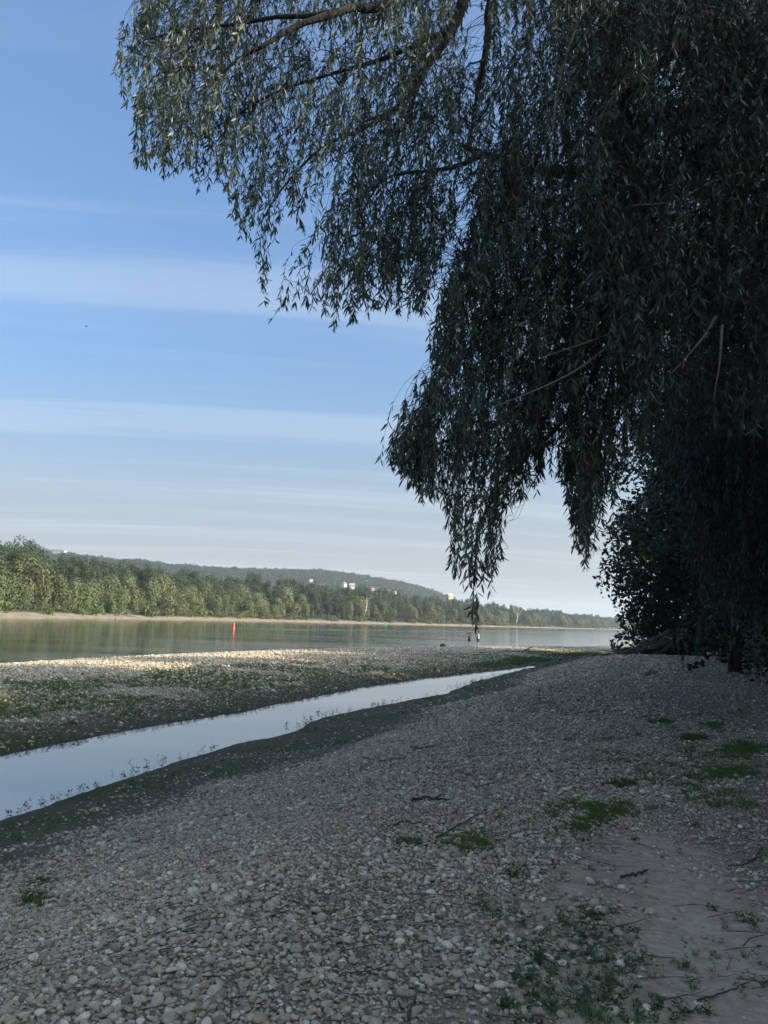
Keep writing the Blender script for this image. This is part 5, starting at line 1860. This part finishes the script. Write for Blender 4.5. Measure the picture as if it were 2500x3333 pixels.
def plants():
    rng = np.random.default_rng(8)
    # short grass and herbs on the gravel bar
    n = 800000
    x, y = rng.uniform(-34, 26, n), rng.uniform(9, 100, n)
    px, py, w = to_px(np.stack([x, y, np.full(n, .4)], -1))
    k = (px > -150) & (px < 2100)
    x, y = x[k], y[k]
    h, dR, dL, dE = land(x, y)
    mud, silt, grn, alg = zones(x, y, dR, dL, dE)
    k = (h > .05) & (((grn > .35) & (rng.random(len(x)) < grn * .55)) | ((mud > .4) & (dL > .05) & (dL < 4) & (rng.random(len(x)) < .10)))
    x, y = x[k], y[k]
    print('bar grass', len(x))
    scatter_on('grass', x, y, .075, .35, TUFT, rng, 'short patchy green grass on the gravel bar between pool and river')
    # small herbs on the muddy margin of the near bank
    n = 90000
    x, y = rng.uniform(-12, 16, n), rng.uniform(3, 66, n)
    h, dR, dL, dE = land(x, y)
    mud, silt, grn, alg = zones(x, y, dR, dL, dE)
    k = (dR > .1) & (mud > .5) & (rng.random(n) < .14 + .80 * alg) & (dR < 6)
    scatter_on('herbs', x[k], y[k], .042, .35, TUFT[:3] + SPRIG[:2], rng, 'sparse tiny herbs greening the mud beside the pool')
    # weeds standing in the shallow edge of the pool
    R = np.array([q for q in RW if 5 < q[1] < 60])
    s = np.r_[0, np.cumsum(np.linalg.norm(np.diff(R, axis=0), axis=1))]
    t = rng.uniform(0, s[-1], 330)
    t = t[(fbm(t, t * 0, 1.6, 5) > .42)]
    T = unit(np.gradient(R, axis=0))
    nx, ny = np.interp(t, s, T[:, 1]), -np.interp(t, s, T[:, 0])
    off = -np.abs(rng.normal(size=len(t))) * .32 + .06
    x, y = np.interp(t, s, R[:, 0]) + nx * off, np.interp(t, s, R[:, 1]) + ny * off
    P = np.stack([x, y, np.maximum(height(x, y), -.02)], -1)
    sc = rng.uniform(.07, .17, len(t))
    rot = np.stack([rng.normal(size=len(t)) * .3, rng.normal(size=len(t)) * .3, rng.uniform(0, 6.28, len(t))], -1)
    scatter('pool_weeds', P, rot, np.stack([sc] * 3, -1), rng.integers(0, 4, len(t)), WATERSPRIG, None)['label'] = 'thin dark weeds standing in the shallow edge of the pool'
    L = np.array([q for q in LW if 9 < q[1] < 58])
    s = np.r_[0, np.cumsum(np.linalg.norm(np.diff(L, axis=0), axis=1))]
    t = rng.uniform(0, s[-1], 900)
    T = unit(np.gradient(L, axis=0))
    off = rng.normal(size=len(t)) * .16 - .1
    x, y = np.interp(t, s, L[:, 0]) + np.interp(t, s, T[:, 1]) * off, np.interp(t, s, L[:, 1]) - np.interp(t, s, T[:, 0]) * off
    P = np.stack([x, y, np.maximum(height(x, y), -.02)], -1)
    sc = rng.uniform(.05, .14, len(t))
    rot = np.stack([rng.normal(size=len(t)) * .3, rng.normal(size=len(t)) * .3, rng.uniform(0, 6.28, len(t))], -1)
    scatter('margin_weeds', P, rot, np.stack([sc] * 3, -1), rng.integers(0, 4, len(t)), WATERSPRIG, None)['label'] = 'low dark weeds along the muddy far side of the pool'
    # patches that stand out
    grass_patch(1945, 2645, 300, 80, 420, .055, 'widest bright green grass patch on the upper gravel, nearest the silt')
    grass_patch(1900, 2690, 120, 60, 90, .05, 'thin tuft of grass just below the widest patch')
    grass_patch(1537, 2742, 190, 65, 190, .05, 'rounded grass tuft alone on the open gravel')
    grass_patch(1318, 2742, 90, 40, 50, .045, 'small sparse grass tuft near the rounded one, toward the stream')
    grass_patch(2375, 2517, 170, 42, 260, .07, 'grass patch under the trees next to the brightest one')
    grass_patch(2420, 2442, 140, 50, 260, .08, 'brightest grass patch at the shaded edge of the beach')
    grass_patch(2250, 2403, 90, 18, 120, .08, 'low narrow grass strip in the shade, end of the row')
    grass_patch(2155, 2352, 90, 18, 120, .08, 'flat green strip in the middle of the shaded gravel')
    grass_patch(2320, 2365, 90, 18, 110, .08, 'flat green strip deepest in the shade')
    grass_patch(2020, 2555, 110, 22, 100, .06, 'thin green strip just above the widest patch')
    grass_patch(110, 2925, 120, 60, 110, .05, 'fresh green tuft where mud and gravel meet near the pool')
    grass_patch(145, 2870, 90, 36, 45, .04, 'small dark tuft above the fresh green one near the pool')
    grass_patch(2120, 2195, 50, 16, 60, .12, 'dark low herb tuft alone on the shaded bank')
    weeds = [((810, 2945), .075, 'bright two-leaved sprout alone among the grey stones'), ((125, 3150), .06, 'dark weed in the pebbles at the downhill corner'), ((395, 3000), .05, 'small dim weed in the pebbles downhill'),
             ((1620, 3080), .085, 'grassy weed at the edge of the stones above the silt'), ((1740, 3130), .13, 'bushy weed where the stones end, uppermost of the large ones'), ((1700, 3200), .12, 'bushy weed just below the uppermost large one'),
             ((1960, 3260), .14, 'tall leafy weed with upright shoot in the silt'), ((1800, 2815), .07, 'small weed beside the gravel margin above the silt'), ((1915, 2830), .06, 'flat weed in the stony strip above the silt'),
             ((2060, 2735), .08, 'weed near the white stone'), ((2270, 2690), .07, 'weed at the top of the silt tongue'), ((1930, 2990), .10, 'spreading weed midway in the weedy strip'), ((1990, 2970), .08, 'thin upright weed next to the spreading one'),
             ((2050, 3040), .10, 'dark weed alone on the smooth silt'), ((2060, 3140), .10, 'dark broad weed lower on the smooth silt'), ((2130, 3280), .11, 'low weed near the bottom of the silt'), ((2220, 3290), .12, 'wide low weed at the bottom of the silt'),
             ((2440, 3000), .12, 'large weed at the shaded border of the silt'), ((2480, 3030), .12, 'outermost weed at the shaded border of the silt'), ((2330, 2960), .08, 'small weed beside the curved white stick'), ((1860, 3110), .07, 'tiny weed between the bushy weeds and the silt'),
             ((1650, 3280), .10, 'lowest weed at the edge of the stones'), ((1830, 3010), .08, 'weed halfway between gravel and silt'), ((1900, 2740), .07, 'weed under the widest grass patch'), ((2300, 3300), .09, 'bottom weed beside the fine twig'),
             ((1390, 3010), .06, 'pale sprout beside the straw coloured stalk'), ((1130, 3100), .05, 'small weed among the near stones'), ((1180, 2850), .05, 'sprout among stones below the dark twig')]
    for i, ((a, b), s, lab) in enumerate(weeds):
        weed_plant(a, b, s * .72, lab, 40 + i)
    # loose litter of fine twigs and weed sprinkle on the gravel and silt
    n = 5200
    px, py = rng.uniform(-50, 2550, n), 2200 + 1133 * rng.random(n) ** .8
    g = on_ground(px, py)
    h, dR, dL, dE = land(g[:, 0], g[:, 1])
    zz = zones(g[:, 0], g[:, 1], dR, dL, dE)
    k = (dR > 2.2) & (zz[0] < .5) & (rng.random(n) < .02 + .10 * sstep(.5, .66, fbm(g[:, 0], g[:, 1], 1.4, 111)) + .09 * (dR > 9))
    g = g[k]
    m = len(g)
    l = rng.uniform(.05, .30, m) * (1 + g[:, 1] / 22)
    a = rng.normal(size=m) * .55 + .15
    dv = np.stack([np.cos(a), np.sin(a), 0 * a], -1) * l[:, None]
    line = np.stack([g, g + dv * .5 + rng.normal(size=(m, 3)) * .09 * l[:, None], g + dv], 1)
    line[..., 2] = height(line[..., 0], line[..., 1]) + rng.uniform(.012, .035, (m, 1))
    r = rng.uniform(.0012, .0032, m)[:, None] * (1 + g[:, 1:2] / 14)
    V, Q = tubes(line, r * np.array([[1, .9, .5]]), 4, False)
    o = tag(link('twig_litter', mesh_np('twig_litter', V, Q, True), M['stick']), kind='stuff')
    o['label'] = 'thin dark dead twigs strewn over the gravel'
    n = 5200
    px, py = rng.uniform(1560, 2520, n), rng.uniform(2620, 3333, n)
    g = on_ground(px, py)
    k = (fbm(g[:, 0], g[:, 1], .55, 121) > .54) & (rng.random(n) < np.where(px < 2120, .40, .12))
    scatter_on('small_herbs', g[k, 0], g[k, 1], .035, .4, SPRIG + TUFT[:2], rng, 'scattered small herbs over the silt and its stony edge', .3)
    n = 3000
    px, py = rng.uniform(1700, 2520, n), rng.uniform(2200, 2640, n)
    g = on_ground(px, py)
    k = fbm(g[:, 0], g[:, 1], 1.2, 131) > .56
    scatter_on('shade_herbs', g[k, 0], g[k, 1], .05, .4, TUFT, rng, 'thin grass scattered on the shaded upper gravel', .3)


plants()

#@@PEOPLE
# ------------------------------------------------------------------ the two bathers, the bag, buoys
SKIN = plain('skin', (0.50, 0.33, 0.26), 0.55, .06)
CLOTH = {'black': plain('black_cloth', (0.018, 0.018, 0.020), 0.8, .2), 'white': plain('pale_tshirt', (0.55, 0.53, 0.50), 0.8, .06), 'hair': plain('dark_hair', (0.035, 0.025, 0.02), 0.6, .2),
         'grey': plain('grey_patch', (0.20, 0.20, 0.21), .7, .1), 'shoe': plain('dark_shoe', (0.03, 0.032, 0.03), .7, .1), 'eye': plain('eye_dark', (0.02, 0.02, 0.02), .3, .1)}


def skin_body(name, verts, edges, radii, mat, parent):
    me = bpy.data.meshes.new(name)
    me.from_pydata([tuple(v) for v in verts], edges, [])
    o = link(name, me, None, parent)
    sk = o.modifiers.new('skin', 'SKIN')
    sk.use_smooth_shade = True
    if not me.skin_vertices:
        me.skin_vertices.new(name='')
    for i, r in enumerate(radii):
        d = me.skin_vertices[0].data[i]
        d.radius = (r, r) if np.isscalar(r) else r
        d.use_root = (i == 0)
    sb = o.modifiers.new('smooth', 'SUBSURF')
    sb.levels = sb.render_levels = 2
    me.materials.append(mat)
    return o


def person(x, y, h, rz, label, arms, woman):
    """figure faces local -X; arms: (elbow, wrist) for the two sides"""
    z = float(height(np.array([x]), np.array([y]))[0])
    o = empty('person', (x, y, z), (0, 0, rz), label, 'person', None)
    V, E, R = [], [], []

    def add(p, r, par=None):
        V.append(np.array(p) * h)
        R.append(tuple(np.array(r) * h) if not np.isscalar(r) else r * h)
        if par is not None:
            E.append((par, len(V) - 1))
        return len(V) - 1
    sw = .105 if woman else .122
    hip = add((0, 0, .52), (.068, .088))
    waist = add((-.005, 0, .62), (.055, .068 if woman else .078), hip)
    chest = add((0, 0, .73), (.066, .088 if woman else .095), waist)
    neck0 = add((.003, 0, .815), (.045, .06), chest)
    neck = add((-.004, 0, .855), .030, neck0)
    head = add((-.014, 0, .905), (.052, .042), neck)
    crown = add((-.010, 0, .960), (.050, .042), head)
    nose = add((-.072, 0, .912), .010, head)
    for s in (-1, 1):
        add((-.005, s * .050, .912), .010, head)
        th = add((0, s * .050, .48), .052, hip)
        kn = add((-.012, s * .052, .285), .034, th)
        cf = add((.010, s * .053, .20), .034, kn)
        an = add((.008, s * .054, .045), .020, cf)
        he = add((.004, s * .055, .018), .020, an)
        add((-.085, s * .060, .012), .016, he)
        sh = add((.002, s * sw, .800), .038, neck0)
        el_, wr_ = arms[s]
        up = add(tuple((np.array(el_) + (.002, s * sw, .80)) / 2), .030, sh)
        el = add(el_, .025, up)
        wr = add(wr_, .017, el)
        dv = unit(np.array(wr_) - np.array(el_))
        pd = unit(np.cross(dv, (0.2, s, .3)))
        pa = add(tuple(np.array(wr_) + dv * .030), (.012, .020), wr)
        for q, (f, ln) in enumerate(((-1.5, .040), (-.5, .047), (.5, .045), (1.5, .035))):
            k1 = np.array(wr_) + dv * .052 + pd * f * .011
            a = add(tuple(k1), .0052, pa)
            k2 = k1 + dv * ln * .55 + np.cross(dv, pd) * .010
            b = add(tuple(k2), .0048, a)
            add(tuple(k2 + dv * ln * .35 + np.cross(dv, pd) * .016), .0042, b)
        tb = np.array(wr_) + dv * .022 + pd * .026
        a = add(tuple(tb), .006, pa)
        add(tuple(tb + dv * .028 + pd * .010), .005, a)
    skin_body('body', V, E, R, SKIN, o)
    k = 20
    an = np.arange(k) * 2 * math.pi / k

    def ring(zc, rx, ry, cx=0.0, wave=0.0):
        f = 1 + wave * np.sin(an * 5)
        return np.stack([cx + rx * np.cos(an) * f, ry * np.sin(an) * f, np.full(k, zc)], -1) * h

    def cloth(name, rings, mat):
        me = mesh_np(name, *ring_loft(rings), True)
        return link(name, me, CLOTH[mat], o)
    for s in (-1, 1):
        me = mesh_np('eye', *lathe([(0.0, -.006 * h), (.006 * h, 0), (0.0, .006 * h)], 8), True)
        link('eye', me, CLOTH['eye'], o, (-.064 * h, s * .018 * h, .922 * h))
    Vh, Th = ico(3)
    if woman:
        cloth('dress', [ring(.775, .060, .075), ring(.74, .077, .096), ring(.70, .080, .094), ring(.64, .064, .080), ring(.60, .070, .086), ring(.54, .092, .115), ring(.47, .112, .140, 0, .03), ring(.425, .122, .152, 0, .05)], 'black')
        for s in (-1, 1):
            Vs, Qs = tubes(smooth_line(np.array([(-.055, s * .050, .765), (-.03, s * .058, .835), (.035, s * .052, .835), (.06, s * .045, .765)]) * h, 12), np.full(12, .008 * h), 6)
            link('strap', mesh_np('strap', Vs, Qs, True), CLOTH['black'], o)
        n = Vh / .5
        hm = n[:, 2] > -.05
        link('hair', mesh_np('hair', (n * (.062, .055, .062) + (.004, 0, .925)) * h * 1.0, [Th[(n[Th][:, :, 0].mean(1) > -.15)]], True), CLOTH['hair'], o)
        Vt, Qt = tubes(smooth_line(np.array([(.055, 0, .93), (.085, 0, .90), (.075, 0, .84), (.07, 0, .80)]) * h, 10), np.linspace(.020, .008, 10) * h, 7)
        link('ponytail', mesh_np('ponytail', Vt, Qt, True), CLOTH['hair'], o)
        cap = link('cap', mesh_np('cap', (n * (.066, .058, .056) + (-.006, 0, .945)) * h, [Th[(n[Th][:, :, 2].mean(1) > -.02)]], True), CLOTH['black'], o)
        Vb, Fb = box(-.085, 0, .944, .065, .075, .007)
        link('visor', mesh_np('visor', Vb * h, Fb), CLOTH['black'], cap)
    else:
        cloth('tshirt', [ring(.835, .045, .055), ring(.815, .058, .098), ring(.79, .068, .118), ring(.73, .080, .118), ring(.64, .078, .100), ring(.56, .080, .102), ring(.52, .084, .106, 0, .02)], 'white')
        for s in (-1, 1):
            el_ = np.array(arms[s][0])
            a = np.array((.002, s * sw * .9, .81))
            Vs, Qs = tubes(np.stack([a, a * .6 + el_ * .4, a * .38 + el_ * .62]) * h, np.array([.046, .044, .047]) * h, 10)
            link('sleeve', mesh_np('sleeve', Vs, Qs, True), CLOTH['white'], o)
            Vs, Qs = tubes(np.array([(0, s * .045, .53), (-.002, s * .052, .42), (-.008, s * .054, .31)]) * h, np.array([.066, .064, .066]) * h, 12)
            link('shorts_leg', mesh_np('shorts_leg', Vs, Qs, True), CLOTH['black'], o)
            Vx, Fx = box(-.035, s * .057, .014, .145, .052, .034)
            Vx[:, 2] += np.where((Vx[:, 0] < -.08) & (Vx[:, 2] > .014), -.012, 0)
            link('shoe', mesh_np('shoe', Vx * h, Fx), CLOTH['shoe'], o)
        cloth('shorts_waist', [ring(.565, .074, .094), ring(.53, .088, .108), ring(.47, .080, .105)], 'black')
        n = Vh / .5
        link('hair', mesh_np('hair', (n * (.062, .054, .058) + (.004, 0, .932)) * h, [Th[(n[Th][:, :, 2].mean(1) + .7 * n[Th][:, :, 0].mean(1) > .05)]], True), CLOTH['hair'], o)
    return o


def bathers():
    p = on_ground(1528, 2107)[0]
    px, py, w = to_px(p)
    person(*edge_spot(1527, 2.2), 1.70, R_(-18), 'person in a black cap and short black dress, hand on hip, standing at the water',
           {1: ((-.045, .165, .66), (-.105, .075, .80)), -1: ((.075, -.205, .70), (-.03, -.105, .60))}, True)
    man = person(*edge_spot(1556, 2.2), 1.82, R_(-6), 'person in a pale T-shirt and black shorts holding a dark towel, standing at the water',
                 {1: ((.02, .15, .64), (-.115, .075, .575)), -1: ((.03, -.155, .64), (-.10, -.06, .58))}, False)
    # dark towel over the forearms
    k = 9
    V, F = [], []
    for i in range(k):
        a = -1 + 2 * i / (k - 1)
        for j, (dx, dz) in enumerate(((-.30, .97 - .10), (-.265, 1.045), (-.21, 1.05), (-.17, .99), (-.165, .86 + .03 * math.sin(i)))):
            V.append((dx, a * .17, dz))
    for i in range(k - 1):
        for j in range(4):
            F.append((i * 5 + j, i * 5 + j + 1, i * 5 + 6 + j, i * 5 + 5 + j))
    t = mesh_np('towel', V, [np.array(F)], True)
    o = empty('towel', tuple(man.location), tuple(man.rotation_euler), 'dark towel held in front of the person in the pale T-shirt', 'towel')
    c = link('cloth', t, CLOTH['black'], o)
    sd = c.modifiers.new('thickness', 'SOLIDIFY')
    sd.thickness = .015
    # black bag on the gravel
    x, y = edge_spot(1443, 2.4)
    z = float(height(np.array([x]), np.array([y]))[0])
    o = empty('bag', (x, y, z - .01), (0, 0, .1), 'rounded black bag with loop handle lying on the gravel at the waterline', 'bag')
    V, T = ico(4)
    n = V / .5
    body = n * (.35, .20, .21)
    body[:, 2] = np.maximum(body[:, 2], -.17) + .17
    body[:, 0] += np.where(n[:, 2] > 0, -.05 * n[:, 2], 0)
    body += (fbm(n[:, 0] * 2 + 5, n[:, 1] * 2 + n[:, 2], .6, 3) - .5)[:, None] * n * .04
    link('body', mesh_np('bag_body', body, [T], True), CLOTH['black'], o)
    for yy in (-.06, .06):
        V, Q = tubes(smooth_line([(-.10, yy, .33), (-.05, yy, .42), (.07, yy, .42), (.13, yy, .31)], 12), np.full(12, .014), 6)
        link('handle', mesh_np('bag_handle', V, Q, True), CLOTH['black'], o)
    V, F = box(.20, -.165, .09, .15, .06, .14)
    link('pocket', mesh_np('bag_pocket', V, F), CLOTH['grey'], o)
    V, F = box(-.06, -.195, .12, .16, .03, .10)
    link('pocket', mesh_np('bag_pocket', V, F), CLOTH['grey'], o)


bathers()


def buoys():
    red = plain('red_buoy', (0.60, 0.085, 0.035), .45, .1, 2)
    green = plain('green_buoy', (0.03, 0.30, 0.16), .45, .1, 2)
    p = on_z(760, 2045)
    o = empty('buoy', (p[0], p[1], -.05), (0, R_(2), 0), 'orange-red channel buoy floating in the river', 'buoy')
    link('float', mesh_np('buoy_float', *lathe([(.0, -.5), (.26, -.45), (.38, -.1), (.38, .10), (.34, .22), (.29, .34)], 20), True), red, o)
    link('tower', mesh_np('buoy_tower', *lathe([(.29, .34), (.25, .46), (.225, 1.0), (.215, 1.28), (.17, 1.36), (.0, 1.38)], 20), True), red, o)
    link('band', mesh_np('buoy_band', *lathe([(.24, .50), (.265, .50), (.265, .58), (.24, .58)], 20), True), red, o)
    link('lifting_eye', mesh_np('buoy_eye', *tubes(smooth_line([(-.07, 0, 1.35), (-.06, 0, 1.48), (.06, 0, 1.48), (.07, 0, 1.35)], 10), np.full(10, .018), 6), True), red, o)
    p = on_z(1255, 2038.5)
    p = at_y(1255, 2035, 460)
    o = empty('buoy', (p[0], p[1], -.05), (0, 0, 0), 'small green channel buoy close to the far bank', 'buoy')
    link('float', mesh_np('buoy_float', *lathe([(.0, -.5), (.55, -.4), (.66, 0), (.6, .3), (.40, .5)], 16), True), green, o)
    link('tower', mesh_np('buoy_tower', *lathe([(.40, .5), (.34, 1.2), (.05, 2.4), (.0, 2.42)], 16), True), green, o)
    # a bird far up in the sky
    p = at_y(281, 1062, 150)
    o = empty('bird', tuple(p), (R_(10), R_(15), R_(40)), 'tiny dark bird flying high over the river', 'bird')
    V, T = ico(2)
    link('body', mesh_np('bird_body', V * (.55, .16, .14), [T], True), CLOTH['black'], o)
    for s in (-1, 1):
        W = np.array([(-.10, 0, .02), (.12, 0, .02), (.14, s * .28, .12), (-.03, s * .34, .13), (.02, s * .62, .05), (-.06, s * .60, .05)])
        W = np.vstack([W, W - (0, 0, .015)])
        f = [[0, 1, 2, 3], [3, 2, 4, 5], [9, 8, 7, 6], [11, 10, 8, 9]]
        link('wing', mesh_np('bird_wing', W, [np.array(f)]), CLOTH['black'], o)


buoys()

#@@HAZE
def haze():
    m = bpy.data.materials.new('haze_air')
    m.use_nodes = True
    nt = m.node_tree
    nt.nodes.clear()
    out = nt.nodes.new('ShaderNodeOutputMaterial')
    v = nt.nodes.new('ShaderNodeVolumePrincipled')
    v.inputs['Color'].default_value = (0.86, 0.90, 0.95, 1)
    v.inputs['Density'].default_value = 0.00013
    v.inputs['Anisotropy'].default_value = 0.2
    nt.links.new(v.outputs[0], out.inputs['Volume'])
    V, F = box(1000, 2700, 90, 7000, 6800, 190)
    tag(link('haze', mesh_np('haze', V, F), m), kind='stuff')['label'] = 'thin pale summer haze over the river valley'


haze()
